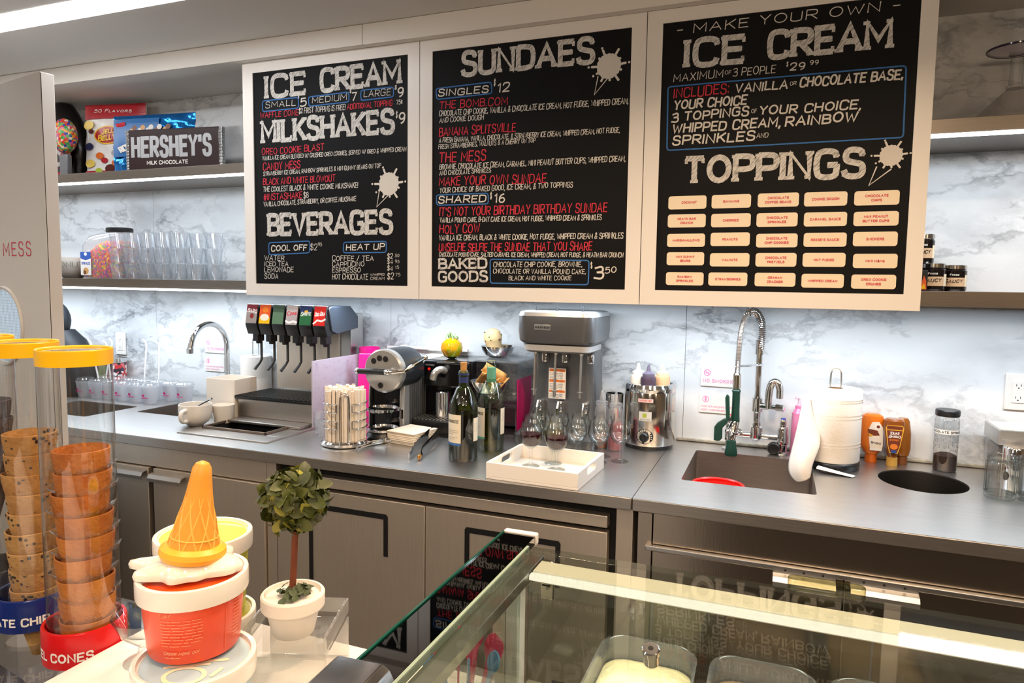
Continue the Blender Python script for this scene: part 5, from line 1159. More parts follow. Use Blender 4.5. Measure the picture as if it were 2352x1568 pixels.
g.build('print', [mat('bag_blue', '1566A8', .3), MT['chalkr'], mat('puff_tan', 'D8A060', .4), mat('puff_brown', '7A4A28', .4), mat('puff_white', 'E8E4E0', .4), MT['paper']], t, smooth=False)
t = thing('giant_chocolate_bar', 'giant dark brown milk chocolate bar with silver letters', 'chocolate bar', (-2.222, -.232, ZU), math.radians(7.5), 'candy packets on the upper shelf')
G().box((-.232, -.012, 0), (.232, .012, .178), 0, .006).build('wrapper', mat('bar_wrapper', '2B1517', .3), t)
for x in (-.236, .236):
    g = G(); 
    for k in range(14): g.box((x-.008, -.011+.001*(k % 2), k*.0127), (x+.008, .011, k*.0127+.0125), 0, .002)
    g.build('foil_end', mat('silver_foil', 'C4C6C8', .2, .9) if x < 0 else bpy.data.materials['silver_foil'], t)
g = G(); fn = flatfn((0, -.0124, 0)); write(g, "HERSHEY'S", -.215, .058, .195, .058, .088, .098, 0, fn, gap=36); write(g, 'MILK CHOCOLATE', -.135, .026, .075, .026, .016, .1, 1, fn)
g.build('print', [mat('silver_print', 'B9BABD', .35, .3), MT['paper']], t, smooth=False)
# ------------------------------------------------- lower left shelf
t = thing('coconut_bowl', 'white bowl lettered COCONUT on the lower shelf', 'bowl', (-2.995, -.15, ZL))
G().lathe([(0, 0), (.04, 0), (.075, .03), (.092, .075), (.094, .10), (.090, .10), (.07, .035), (0, .012)], 36).build('body', MT['porcelain'], t)
g = G(); write(g, 'COCONUT', -.055, .052, .11, .052, .026, .055, 0, cylfn(.0815, 0, -PI/2+.1, k=.17)); g.build('lettering', mat('faint_grey', '8E928A', .6), t, smooth=False)
t = thing('glass_dish', 'clear lidded jar behind the coconut bowl', 'jar', (-2.94, -.055, ZL)); G().lathe([(0, 0), (.045, 0), (.048, .02), (.048, .135), (.045, .142), (0, .143)], 30).build('body', MT['frost'], t)
spr = speckm('rainbow_sprinkles', 'C84A3A', ['D84838', 'E87820', 'C84888', '8A3C96', 'F0B830', 'C83040', 'E06A60', '6A8A50'], 110)
t = thing('sprinkle_jug', 'big clear jug of rainbow sprinkles with black lid', 'jug', (-2.745, -.13, ZL))
w_, d_ = .125, .075
L = [rr3(-w_, w_, -d_, d_, .03, 0.0), rr3(-w_, w_, -d_, d_, .03, .155), rr3(-w_*.7, w_, -d_*.9, d_*.9, .03, .20), rr3(-.01, .115, -.055, .055, .03, .218)]
loft(G(), L, 0, True, False).build('jug', MT['plastic'], t)
i_ = .004; L = [rr3(-w_+i_, w_-i_, -d_+i_, d_-i_, .028, .004), rr3(-w_+i_, w_-i_, -d_+i_, d_-i_, .028, .10), rr3(-w_*.3, w_-i_, -d_+.01, d_-.01, .028, .16), rr3(w_*.1, w_-.02, -d_+.02, d_-.02, .02, .178)]
loft(G(), L, 0, True, True).build('sprinkles', spr, t)
G().lathe([(.062, .2185), (.064, .222), (.064, .238), (.06, .241), (0, .241)], 40, 0, (.052, 0, 0), sy=.85).build('lid', blk, t)
g = G(); fn = flatfn((-.085, -.0755, .0)); rect2(g, -.035, .015, .035, .125, 0, fn); poly2(g, [(-.035, .125), (.035, .125), (.035, .095), (0, .085), (-.035, .095)], 1, fn); disc2(g, 0, .115, .01, .008, 0, fn); write(g, 'SPRINKLES', -.03, .065, .03, .065, .012, .1, 1, fn); disc2(g, .0, .035, .018, .016, 2, fn); disc2(g, -.008, .028, .01, .01, 3, fn)
g.build('label', [MT['paper'], mat('label_blue', '2858B0', .5), bpy.data.materials['puff_tan'], bpy.data.materials['puff_brown']], t, smooth=False)
# stacked clear tumblers, three tiers
cup0 = G().lathe([(0, 0), (.029, 0), (.031, .003), (.040, .066), (.041, .0695), (.0385, .0695), (.0285, .004), (0, .004)], 28)
proto = None; k = 0; names = {0: 'bottom', 1: 'middle', 2: 'top'}
for tier in range(3):
    for row in range(2):
        for i in range(6):
            x = -2.585+i*.0905+row*.015-(tier % 2)*.004; y = -.225+row*.098
            if tier == 2 and i == 5 and row == 0: continue
            if proto is None:
                proto = cup0.build('plastic_tumbler', MT['plastic']); o = proto
            else: o = proto.copy(); sc.collection.objects.link(o)
            o.location = (x, y, ZL+tier*.0702); o.rotation_euler = (PI, 0, 0) if False else (0, 0, 0)
            tag(o, 'clear tumbler in %s tier, %s row, %s from the sprinkle jug' % (names[tier], ('front', 'back')[row], ('first', 'second', 'third', 'fourth', 'fifth', 'sixth')[i]), 'tumbler', 'clear tumblers stacked in three tiers'); k += 1
# ------------------------------------------------- right shelves
def sauce_jar(loc, h, r, label, lab=True):
    t = thing('sauce_jar', label, 'jar', loc, 0, 'dark sauce jars on the lower right shelf')
    G().lathe([(0, 0), (r*.9, 0), (r, .005), (r, h*.78), (r*.88, h*.84), (0, h*.84)], 32).build('glass', mat('dark_sauce', '120C0B', .12, coat=.5), t)
    G().lathe([(r*.93, h*.835), (r*.96, h*.85), (r*.96, h*.98), (r*.92, h), (0, h)], 32).build('lid', MT['nickel'], t)
    if lab:
        g = G(); fn = cylfn(r+.0004, 0, -PI/2-.2); rect2(g, -r*1.1, h*.18, r*1.0, h*.52, 0, fn, 10); write(g, 'Saucy', -r*.75, h*.30, r*.7, h*.34, h*.15, .09, 1, fn, slant=.3); write(g, 'Foods', -r*.3, h*.6, r*.4, h*.6, h*.07, .09, 2, fn); rect2(g, r*.95, h*.18, r*1.35, h*.62, 3, fn, 4)
        g.build('label', [mat('kraft_label', 'D2B08A', .7), MT['black'], MT['paper'], MT['plate']], t, smooth=False)
    return t
sauce_jar((.690, -.13, ZL), .082, .036, 'dark sauce jar with kraft label, left of two on shelf floor')
sauce_jar((.752, -.10, ZL), .078, .034, 'dark sauce jar with kraft label, furthest right on the lower shelf')
sauce_jar((.612, -.17, ZL), .068, .038, 'dark small jar partly hidden by the menu board edge', False)
t = sauce_jar((.650, -.10, ZL+.0825), .088, .030, 'taller dark jar stacked on top beside the menu board'); t.location = (.662, -.125, ZL+.0823)
t = thing('orange_spice_packet', 'small black packet with orange flame print before the dark jars', 'packet', (.630, -.232, ZL)); G().box((-.03, -.004, 0), (.03, .004, .06), 0, .002).build('packet', blk, t)
g = G(); fn = flatfn((0, -.0042, 0)); poly2(g, [(.008, .004), (.028, .004), (.026, .03), (.02, .045), (.014, .02)], 0, fn); poly2(g, [(.012, .006), (.026, .006), (.021, .022)], 1, fn); label_lines(g, -.024, .004, .035, 4, .007, .0012, 2, fn); g.build('print', [mat('flame_orange', 'E0561A', .5), MT['chalkb'] if False else bpy.data.materials['bag_yellow'], MT['paper']], t, smooth=False)
t = thing('giant_martini_glass', 'giant clear martini glass upside down on the upper right shelf', 'glass', (.86, -.155, ZU))
G().lathe([(.118, 0), (.12, .002), (.024, .098), (.022, .102)], 52).build('cup', glassm('smoky_plastic', 'EEEAE6', 'D0CCC8', base=.04, edgemix=.3, rough=.15, milk=.22), t)
G().lathe([(.022, .102), (.024, .108), (.0175, .114), (.0155, .185), (.019, .19), (.022, .195), (.019, .199)], 30).build('stem', MT['acrylic'], t)
G().lathe([(.019, .199), (.03, .203), (.075, .208), (.0755, .212), (.07, .213), (0, .211)], 52).build('foot', glassm('violet_plastic', 'F4F0F4', 'B8AEBE', base=.02, edgemix=.3), t)
G().ring([(.073, .207), (.076, .2085), (.0765, .2115), (.073, .2135)], 52).build('foot_rim', mat('violet_rim', '40344C', .15), t)
t = thing('white_gadget', 'white plastic device behind the menu board on upper right shelf', 'device', (.625, -.12, ZU)); G().prism([(-.03, 0), (.04, 0), (.036, .02), (.02, .09), (-.03, .12)], -.03, .03, 0, 'y', bev=.004).build('body', MT['white'], t)
# ------------------------------------------------- far left of the counter
t = thing('dark_bag', 'dark blue black bag slumped on the counter behind white panel', 'bag', (-3.02, -.23, ZC))
loft(G(), [ell(a, b, z, 28, 2.4) if True else None for a, b, z in ((.19, .10, 0), (.215, .115, .06), (.205, .11, .18), (.16, .09, .26), (.10, .06, .31))], 0, True, True).build('body', mat('dark_cloth', '15181D', .6, bump=.2, bscale=14), t)
G().sph((.0, -.02, .355), (.10, .07, .10), 0, 22, 14).build('hood', bpy.data.materials['dark_cloth'], t)
G().tube(smooth_path([(.02, -.10, .20), (.07, -.10, .34), (.10, -.08, .40), (.02, -.07, .43)], 2), .014, 10).build('strap', mat('strap_grey', '39414C', .5), t)
# straw cups in rows
cm = G().lathe([(0, 0), (.027, 0), (.0285, .003), (.038, .072), (.0395, .074), (.0395, .077), (.036, .077), (.0265, .004), (0, .004)], 26)
lidm = G().lathe([(.0392, .0772), (.041, .079), (.04, .085), (.034, .092), (0, .093)], 26)
def logo(): g = G(); fn = cylfn(.034, 0, -PI/2, k=.14); disc2(g, .0, .040, .0065, .006, 0, fn, 12); ribbon(g, [(-.016, .03), (-.006, .027), (.004, .03), (.018, .028)], .0016, 0, fn); return g
spots = [(-2.70+.078*i+.02*r, -.255+.082*r) for r in range(2) for i in range(7)]
spots = [(x, y) for x, y in spots if not (-2.75 < x < -2.31 and y < -.30)]
first = None
ordn = ['first', 'second', 'third', 'fourth', 'fifth', 'sixth', 'seventh']
for k, (x, y) in enumerate([(-2.79+.083*i+.03*r, -.262+.088*r) for r in range(2) for i in range(6 if r == 0 else 7)]):
    r, i = (0, k) if k < 6 else (1, k-6)
    l = 'clear cup with pink logo, %s row by left sink, %s from the far left' % (('front', 'back')[r], ordn[i])
    if first is None:
        first = thing('logo_cup', l, 'cup', (x, y, ZC), 0, 'clear cups with pink logos'); cm.build('cup', MT['frost'], first); lidm.build('lid', MT['plastic'], first); logo().build('logo', MT['hotpink'], first, smooth=False)
    else: dup(first, (x, y, ZC), label=l)
stm = mat('white_straw', 'F2F2F4', .4)
for k, (x, y, an, l) in enumerate([(-2.76, -.174, .3, 'white bendy straw far left among the logo cups'), (-2.70, -.262, -.25, 'white bendy straw crossing the first one among logo cups'), (-2.62, -.262, -.12, 'white bendy straw leaning left in a front logo cup'), (-2.51, -.174, .12, 'white bendy straw upright above the middle logo cups'), (-2.42, -.174, .06, 'white bendy straw nearest the gooseneck faucet')]):
    o = G().tube(smooth_path([(0, 0, 0), (.13*an, 0, .13), (.165*an, 0, .165), (.165*an-.022, 0, .185 if k % 2 else .178)], 1), .0038, 8).build('bendy_straw', stm, loc=(x, y, ZC+.0935)); tag(o, l, 'straw', 'bendy straws in the logo cups')
t = thing('candy_jar', 'small jar of red and white candy on the counter far left', 'jar', (-2.83, -.06, ZC)); G().lathe([(0, 0), (.045, 0), (.045, .14), (0, .142)], 28).build('candy', speckm('candy_mix', 'C03A3A', ['C8383A', 'E8E0DC', '4A3A50', 'D86A6A', '2E2430'], 60), t); G().lathe([(.047, .1425), (.047, .165), (0, .166)], 28).build('lid', chrome, t)
t = thing('green_magenta_box', 'green and magenta packet standing at the far left of counter', 'box', (-3.0, -.06, ZC)); G().box((-.07, -.03, 0), (.06, .03, .19), 0, .004).build('box', speckm('box_print', '6A8A50', ['5E7A38', '7A2A58', '8A9A5A', '5A3A4A'], 14), t)
# ------------------------------------------------- tall white panel with MESS in pink
t = thing('tall_partition', 'tall white partition lettered MESS in pink with a round window', 'partition', (-1.955, -1.0, 0), math.radians(-10.5))
G().box((-.85, 0, 0), (0, .042, 2.122), 0, .003).build('panel_board', MT['panel'], t)
G().box((-.0015, .0012, .004), (.0004, .0028, 2.118), 0).build('edge_joint', MT['dark'], t)
g = G(); write(g, 'BLACK AND WHITE MESS', -1.06, 1.543, -.108, 1.543, .046, .048, 0, flatfn((0, -.0006, 0)), gap=40); g.build('lettering', MT['pink'], t, smooth=False)
G().ring([(.127, 0), (.127, .006), (.136, .008), (.139, 0)], 56, 0, M=T(-.320, -.0005, 1.300) @ Rx(PI/2)).build('window_ring', MT['panel'], t)
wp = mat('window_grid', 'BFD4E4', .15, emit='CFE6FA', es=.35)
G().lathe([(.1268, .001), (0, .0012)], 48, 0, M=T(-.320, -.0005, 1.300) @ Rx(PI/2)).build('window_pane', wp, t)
g = G()
for k in range(-12, 13):
    q = math.sqrt(max(0, .124**2-(k*.01)**2))
    if q > .01: g.box((-.320+k*.01-.0003, -.0022, 1.300-q), (-.320+k*.01+.0003, -.0018, 1.300+q)); g.box((-.320-q, -.0022, 1.300+k*.01-.0003), (-.320+q, -.0018, 1.300+k*.01+.0003))
g.build('window_mesh', mat('mesh_line', '8FA2B4', .5), t)
# ---------------------------------------------------------------- customer side: white counter and what stands on it
ZW = 1.0
cp = [(-.525, -2.95), (-.525, -1.85), (-.52, -1.828), (-.50, -1.816), (-.034, -1.816), (-.034, -2.95)]
t = thing('front_counter', 'white front counter holding the paper tubs and the topiary', 'counter', (-.28, -2.4, 0))
G().prism([(a+.28, b+2.4) for a, b in cp], .955, ZW, 0, 'z', bev=.004).build('slab', MT['white'], t)
G().box((-.225, -.52, 0), (.235, .55, .955)).build('body', MT['whitew'], t)
t = thing('side_cabinet', 'low grey cabinet carrying the acrylic cone rack', 'cabinet', (-.85, -2.2, 0)); G().box((-.30, -.6, 0), (.315, .40, .74), 0, .003).build('body', MT['steeld'], t)
# cone tubes in an acrylic rack
t = thing('cone_rack', 'clear acrylic rack holding the cone tubes', 'rack', (-.76, -1.91, .7402))
bm = bmesh.new()
def _lp(P): v = [bm.verts.new((a, b, .216)) for a, b in P]; return [bm.edges.new((v[i], v[(i+1) % len(v)])) for i in range(len(v))]
TUB = [(-.5753, -1.9351), (-.7245, -1.9005), (-.865, -1.872)]
E_ = _lp([(-.22, -.16), (.222, -.16), (.222, .14), (-.22, .14)])
for x, y in TUB: E_ += _lp([(x+.76+0.037*math.cos(2*PI*k/28), y+1.91+.037*math.sin(2*PI*k/28)) for k in range(28)])
bmesh.ops.triangle_fill(bm, use_beauty=True, edges=E_); r = bmesh.ops.extrude_face_region(bm, geom=bm.faces[:])
for e in r['geom']:
    if isinstance(e, bmesh.types.BMVert): e.co.z -= .006
bmesh.ops.recalc_face_normals(bm, faces=bm.faces[:]); G().addbm(bm).build('top_plate', MT['acrylic'], t)
for x in (-.22, .216): G().box((x, -.16, 0), (x+.006, .14, .2095)).build('side_plate', MT['acrylic'], t)
cones = {'pretzel': mat('pretzel_cone', 'CB7C2E', .6, col2='A85A18', vscale=18, bump=.25, bscale=160), 'chip': mat('chip_cone', 'C99A5C', .65, col2='B07A3E', vscale=14, bump=.25, bscale=140), 'dark': mat('dark_cone', '3A201A', .6, bump=.25, bscale=120)}
CP = [(a*.83, b*.83) for a, b in [(.0005, -.125), (.012, -.122), (.029, -.056), (.0345, -.038), (.0375, -.024), (.0395, -.008), (.0398, 0), (.0380, .0009), (.0365, -.006), (.034, -.026), (.028, -.05), (.0105, -.115), (.0005, -.118)]]
chipm = mat('dark_chip', '241009', .6)
def cone_proto(kind, label, grp, loc):
    t = thing('waffle_cone', label, 'cone', loc, 0, grp)
    g = G().lathe(CP, 34, mod=lambda a, z: 1+.012*math.sin(5*a+z*90)); 
    if kind == 'chip':
        rnd = random.Random(5)
        for k in range(26): a, z = rnd.uniform(0, 2*PI), rnd.uniform(-.024, -.002); g.sph(((.0325+z*.2)*math.cos(a), (.0325+z*.2)*math.sin(a), z), (.0028, .0028, rnd.uniform(.001, .004)), 1, 8, 5)
    g.build('shell', [cones[kind], chipm], t)
    V, F = [], []; n = 56
    for k in range(n):
        a = 2*PI*k/n; f = .0035*math.sin(9*a)+.002*math.sin(23*a)
        V += [(.0292*math.cos(a), .0292*math.sin(a), -.026), ((.0385+f*.5)*math.cos(a), (.0385+f*.5)*math.sin(a), -.019+f)]
    F = [(2*k, 2*k+1, (2*k+3) % (2*n), (2*k+2) % (2*n)) for k in range(n)]
    if kind == 'pretzel': G().add(V, F).build('liner', MT['plastic'], t)
    return t
WORD = ['topmost', 'second from top', 'third from top', 'fourth from top', 'fifth from top', 'sixth from top', 'seventh from top', 'eighth from top', 'lowest']
TL = 'clear tube with red ring'
for (x, y), kind, ring, txt, ztop, n, nm, send in ((TUB[0], 'pretzel', 'C8141A', 'PRETZEL CONES', 1.2535, 9, 'red', 10), (TUB[1], 'chip', '12266A', 'CHOCOLATE CHIP', 1.254, 9, 'navy', 20), (TUB[2], 'dark', '2A2A2C', '', 1.285, 4, 'black', 0)):
    zr = 1.0035
    t = thing('cone_tube', 'clear cone tube with yellow cap and %s ring at its foot' % nm, 'cone dispenser', (x, y, .9565), 0, 'cone tubes in the rack')
    zb = .0245
    G().lathe([(.0424, zb), (.0424, 1.381-.9565)], 56).build('tube', MT['acrylic'], t)
    G().lathe([(.0430, 1.363-.9565), (.0433, 1.382-.9565), (.0425, 1.3834-.9565), (.0405, 1.3825-.9565), (.0395, 1.379-.9565), (0, 1.379-.9565)], 56).build('cap', mat('yellow_cap', 'F2B90A', .35), t)
    G().ring([(.0434, zb), (.049, zb), (.049, zb+.043), (.048, zb+.045), (.0445, zb+.045), (.0434, zb+.043)], 60).build('ring', mat('ring_'+nm, ring, .22), t)
    if txt:
        g = G(); hL = .0113; tw = text_width(txt, 30)*hL/100*1.05; yaw = math.atan2(-2.55-y, .262-x); a1 = yaw+math.radians(send); fn = cylfn(.0492, 0, a1)
        write(g, txt, -tw, zb+.010, 0, zb+.010, hL, .105, 0, fn, gap=30); g.build('lettering', MT['paper'], t, smooth=False)
    first = None
    for k in range(n):
        z = ztop-.0278*k; l = '%s %s cone in the tube with the %s ring' % (WORD[k] if k < n-1 else 'lowest', {'pretzel': 'orange brown pretzel', 'chip': 'tan chocolate chip', 'dark': 'dark chocolate'}[kind], nm)
        if first is None: first = cone_proto(kind, l, 'cones nested in the tubes', (x+.006, y, z))
        else: dup(first, (x+.006+.002*math.sin(k*2.3), y+.002*math.cos(k*1.7), z), k*.7, label=l)
    for o in [first]: pass
# paper tubs
dp = lambda c: mat('tub_'+c, c, .35, coat=.2)
def tub(loc, H, R, body, lid, label, fprint=None):
    t = thing('paper_tub', label, 'paper tub', loc, 0, 'paper ice cream tubs'); k = R/.0582
    G().lathe([(0, 0), (R*.80, 0), (R*.82, .002), (R*.915, H-.013), (0, H-.013)], 52).build('body', dp(body), t)
    L_ = G().lathe([(R*.94, H-.0195), (R*.99, H-.0195), (R, H-.017), (R, H-.003), (R*.99, H-.0008), (R*.955, H), (R*.91, H-.0005), (R*.89, H-.004), (0, H-.004)], 60).build('lid', MT['porcelain'], t)
    G().lathe([(R*.87, H-.0038), (0, H-.0037)], 48).build('lid_print', dp(lid), L_)
    if fprint: fprint(t, L_)
    return t
PX, PY = -.2694, -2.0453
vdir = math.atan2(-2.55-PY, .262-PX)
e1 = Vector((math.cos(-.369-.0), math.sin(.369)*0+math.sin(math.radians(21.2)), 0)).normalized(); e2 = Vector((-e1.y, e1.x, 0))
def orange_print(t, L_):
    g = G(); fn = cylfn(.0428, 0, vdir, k=.0815)
    write(g, 'Enjoy!', -.030, .0475, -.019, .0480, .0040, .07, 0, fn, slant=.3)
    label_lines(g, -.029, .007, .0440, 9, .0031, .00030, 0, fn); write(g, 'Order more do!', -.028, .0105, .003, .0105, .0036, .075, 0, fn, slant=.3); label_lines(g, -.027, -.010, .0075, 1, .003, .0004, 0, fn)
    ribbon(g, [(.028, .004), (.028, .03), (.028, .050)], .0003, 1, fn); label_lines(g, .037, .045, .050, 11, .0036, .0004, 0, fn)
    g.build('print', [mat('cream_print', 'F09A70', .6), mat('orange_seam', 'E86A3A', .5)], t, smooth=False)
    g = G(); H = .0735; fl = flatfn((0, 0, H-.0033), tuple(e1), tuple(e2))
    ribbon(g, [(.004+.017*math.cos(a*PI/14), -.030+.011*math.sin(a*PI/14)) for a in range(29)], .0014, 0, fl, closed=True); ribbon(g, [(.030, -.034), (.034, -.026)], .0014, 0, fl)
    g.build('logo', MT['paper'], L_, smooth=False)
def blue_print(t, L_):
    g = G(); H = .110; fl = flatfn((0, 0, H-.0033), tuple(e1), tuple(e2))
    ribbon(g, [(.004+.018*math.cos(a*PI/14), -.031+.0135*math.sin(a*PI/14)) for a in range(29)], .0022, 0, fl, closed=True); ribbon(g, [(.029, -.030), (.033, -.018)], .0022, 0, fl)
    ribbon(g, [(-.020, -.004), (-.018, -.012), (.032, -.002)], .0022, 0, fl); ribbon(g, [(-.020, -.018), (.0, -.014), (.018, -.010)], .002, 0, fl)
    g.build('logo', mat('cream_logo', 'F3DDBB', .6), L_, smooth=False)
tub((-.252, -2.062, 1.0005), .110, .0563, '9CB8C4', 'A9C3CE', 'pale blue lidded paper tub at the bottom under the orange one', blue_print)
tub((PX, PY, 1.1112), .0745, .0519, 'E8481A', 'EE5418', 'orange paper tub with white rim under the fallen cone figure', orange_print)
tub((-.362, -1.933, 1.0005), .0755, .052, '9A9A1E', '9A9428', 'olive green lidded tub behind the orange one, lower of its stack')
tub((-.370, -1.9325, 1.0764), .0955, .0553, 'B8B424', 'F2D21C', 'yellow lidded tub behind the fallen cone, upper of its stack')
t = thing('glass_goblet', 'small clear glass bowl behind the orange tub, next to red ring', 'glass', (-.452, -1.945, 1.0004)); G().lathe([(0, 0), (.028, 0), (.012, .008), (.01, .02), (.03, .038), (.040, .06), (.039, .06), (.028, .04), (0, .026)], 36).build('glass', MT['glass'], t)
# fallen ice cream cone figure
t = thing('fallen_cone_figure', 'glossy figure of a fallen ice cream cone melting on the orange tub', 'figurine', (PX, PY, 1.1862))
n = 150; V, F = [], []
def rad(a):
    d = a-(vdir); r = .040+.003*math.sin(5*a)+.002*math.sin(9*a+1)
    for c, wd, amp in ((-2.05, .15, .026), (-1.5, .2, .010), (1.2, .22, .008), (0.0, .55, -.010), (2.4, .3, .006), (.5, .2, .002)):
        q = (d-c+PI) % (2*PI)-PI; r += amp*math.exp(-(q/wd)**2)
    return r
prof = [(1.0, .0004), (1.015, .004), (.98, .0078), (.86, .0105), (.70, .0125), (.45, .016), (.2, .017)]
for f, z in prof:
    for k in range(n): a = 2*PI*k/n; r = rad(a)*f if f > .8 else (rad(a)*f*.6+.046*f*.4); V.append((r*math.cos(a), r*math.sin(a), z+.0012*math.sin(3*a)*(f < .95)))
F = [(i*n+k, i*n+(k+1) % n, (i+1)*n+(k+1) % n, (i+1)*n+k) for i in range(len(prof)-1) for k in range(n)]+[tuple(range(n-1, -1, -1)), tuple((len(prof)-1)*n+k for k in range(n))]
G().add(V, F).build('melted_ice_cream', mat('glaze_white', 'F2E8DA', .12, coat=.5), t, ang=80)
CM = T(-.0005, 0, .0125) @ Matrix.Rotation(.11, 4, e2) @ Matrix.Rotation(-.05, 4, e1)
Hc, R0 = .089, .0245
G().ring([(.018, .0), (.029, .001), (.0312, .006), (.0303, .011), (.0257, .0145), (.020, .014)], 44, 0, M=CM).build('cone_rim', mat('cone_rim_yellow', 'F4B436', .4), t)
g = G().lathe([(R0, .010), (R0*.55, .057), (.0098, .083), (.0088, .090), (.0062, .0945), (.0025, .0965), (0, .0968)], 44, 0, M=CM)
g.build('wafer_cone', mat('cone_orange', 'EAA036', .42, var=.12, vscale=40), t)
g = G()
def crad(z): return R0+(R0*.55-R0)*(z-.010)/.045 if z < .055 else R0*.55+(.0088-R0*.55)*(z-.055)/.025
for k in range(10):
    for sg in (-1, 1):
        P = [(crad(z)*1.0*math.cos(2*PI*k/10+sg*(z-.010)*15), crad(z)*math.sin(2*PI*k/10+sg*(z-.010)*15), z) for z in [.012+.070*i/16 for i in range(17)]]
        g.tube([CM @ Vector(p) for p in P], [.0010]*8+[.0007]*9, 6)
g.tube([CM @ Vector((crad(.022)*1.01*math.cos(2*PI*k/30), crad(.022)*1.01*math.sin(2*PI*k/30), .022)) for k in range(30)], .0010, 6, closed=True)
g.build('waffle_ridges', mat('cone_ridge', 'F1B54E', .42), t)
# topiary on acrylic riser
t = thing('acrylic_riser', 'clear acrylic display tray under the topiary pot', 'riser', (-.258, -1.905, 1.0003), math.radians(20))
G().box((-.050, -.050, .052), (.050, .050, .0580), 0, .0012).build('top_plate', MT['acrylic'], t)
for a, b in (((-.050, -.0505, 0), (.050, -.0475, .0515)), ((-.050, -.0465, 0.0585), (-.0465, .050, .076)), ((.0465, -.0465, 0.0585), (.050, .050, .076)), ((-.046, .0465, 0.0585), (.046, .050, .076)), ((-.050, .0475, 0), (.050, .0505, .0515))): G().box(a, b, 0, .001).build('side_panel', MT['frostac'], t)
t = thing('topiary', 'small ball topiary in a white pot on acrylic riser', 'potted plant', (-.258, -1.910, 1.0590))
G().lathe([(0, 0), (.0225, 0), (.024, .002), (.0305, .030), (.0345, .0305), (.0362, .033), (.0365, .047), (.035, .049), (.0325, .049), (.031, .044), (0, .041)], 44).build('pot', mat('chalk_white_pot', 'EFE6DA', .6, var=.05, vscale=30), t)
G().tube([(-.002, 0, .040), (.001, 0, .07), (.004, .001, .128)], [.0042, .0038, .0036], 12).build('stem', mat('twig', '6E3418', .7, bump=.4, bscale=90), t)
lf = mat('leaf_green', '4F561E', .5, col2='333A14', vscale=60)
def leaf(g, c, nrm, size, rnd, m=0):
    nrm = nrm.normalized(); tn = nrm.orthogonal().normalized(); tn = (Matrix.Rotation(rnd.uniform(0, 2*PI), 3, nrm) @ tn); tn = (tn+nrm*rnd.uniform(.1, .9)).normalized(); sd = tn.cross(nrm).normalized(); up = sd.cross(tn)
    L = []
    for u, w_ in ((0, .12), (.25, .75), (.55, 1.0), (.82, .7), (1.0, .12)):
        c0 = c+tn*size*u-up*size*.35*u*u*rnd.uniform(.6, 1.2)
        L += [c0-sd*size*.36*w_+up*size*.10*w_, c0, c0+sd*size*.36*w_+up*size*.10*w_]
    g.add(L, [(3*i+j, 3*i+j+1, 3*i+j+4, 3*i+j+3) for i in range(4) for j in range(2)], m)
g = G(); rnd = random.Random(13); C0 = Vector((.003, .001, .160))
for k in range(430):
    z = 1-2*(k+.5)/430; a = k*2.39996; q = math.sqrt(1-z*z); d = Vector((q*math.cos(a), q*math.sin(a), z)); leaf(g, C0+d*rnd.uniform(.023, .031), d+Vector((rnd.uniform(-.5, .5), rnd.uniform(-.5, .5), rnd.uniform(-.5, .5))), rnd.uniform(.014, .022), rnd, 0 if rnd.random() > .14 else 1)
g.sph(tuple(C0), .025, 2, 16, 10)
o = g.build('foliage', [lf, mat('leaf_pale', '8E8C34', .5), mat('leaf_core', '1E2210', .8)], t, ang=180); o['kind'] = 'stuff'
g = G()
for k in range(46): a, r = rnd.uniform(0, 2*PI), rnd.uniform(.004, .019); leaf(g, Vector((r*math.cos(a), r*math.sin(a), .046+rnd.uniform(0, .004))), Vector((math.cos(a)*.5, math.sin(a)*.5, 1)), rnd.uniform(.009, .014), rnd, 0)
o = g.build('base_leaves', [mat('leaf_moss', '3E4A2A', .6)], t, ang=180); o['kind'] = 'stuff'
# chrome napkin dispenser
t = thing('chrome_holder', 'shiny stepped chrome holder lying on the display glass at the bottom photo edge', 'holder', (.0, -2.20, 1.1718), math.radians(3))
cd = mat('chrome_dark', 'B4B3B2', .2, 1)
G().box((-.030, -.07, 0), (.060, .052, .017), 0, .0025).build('body', cd, t)
G().prism([(-.030, .0172), (-.030, .024), (-.026, .0275), (.010, .0275), (.016, .024), (.020, .0172)], -.06, .060, 0, 'y', bev=.001).build('raised_plate', cd, t)
G().box((-.0325, -.07, .002), (-.0302, .045, .012), 0, .0006).build('front_lip', chrome, t)
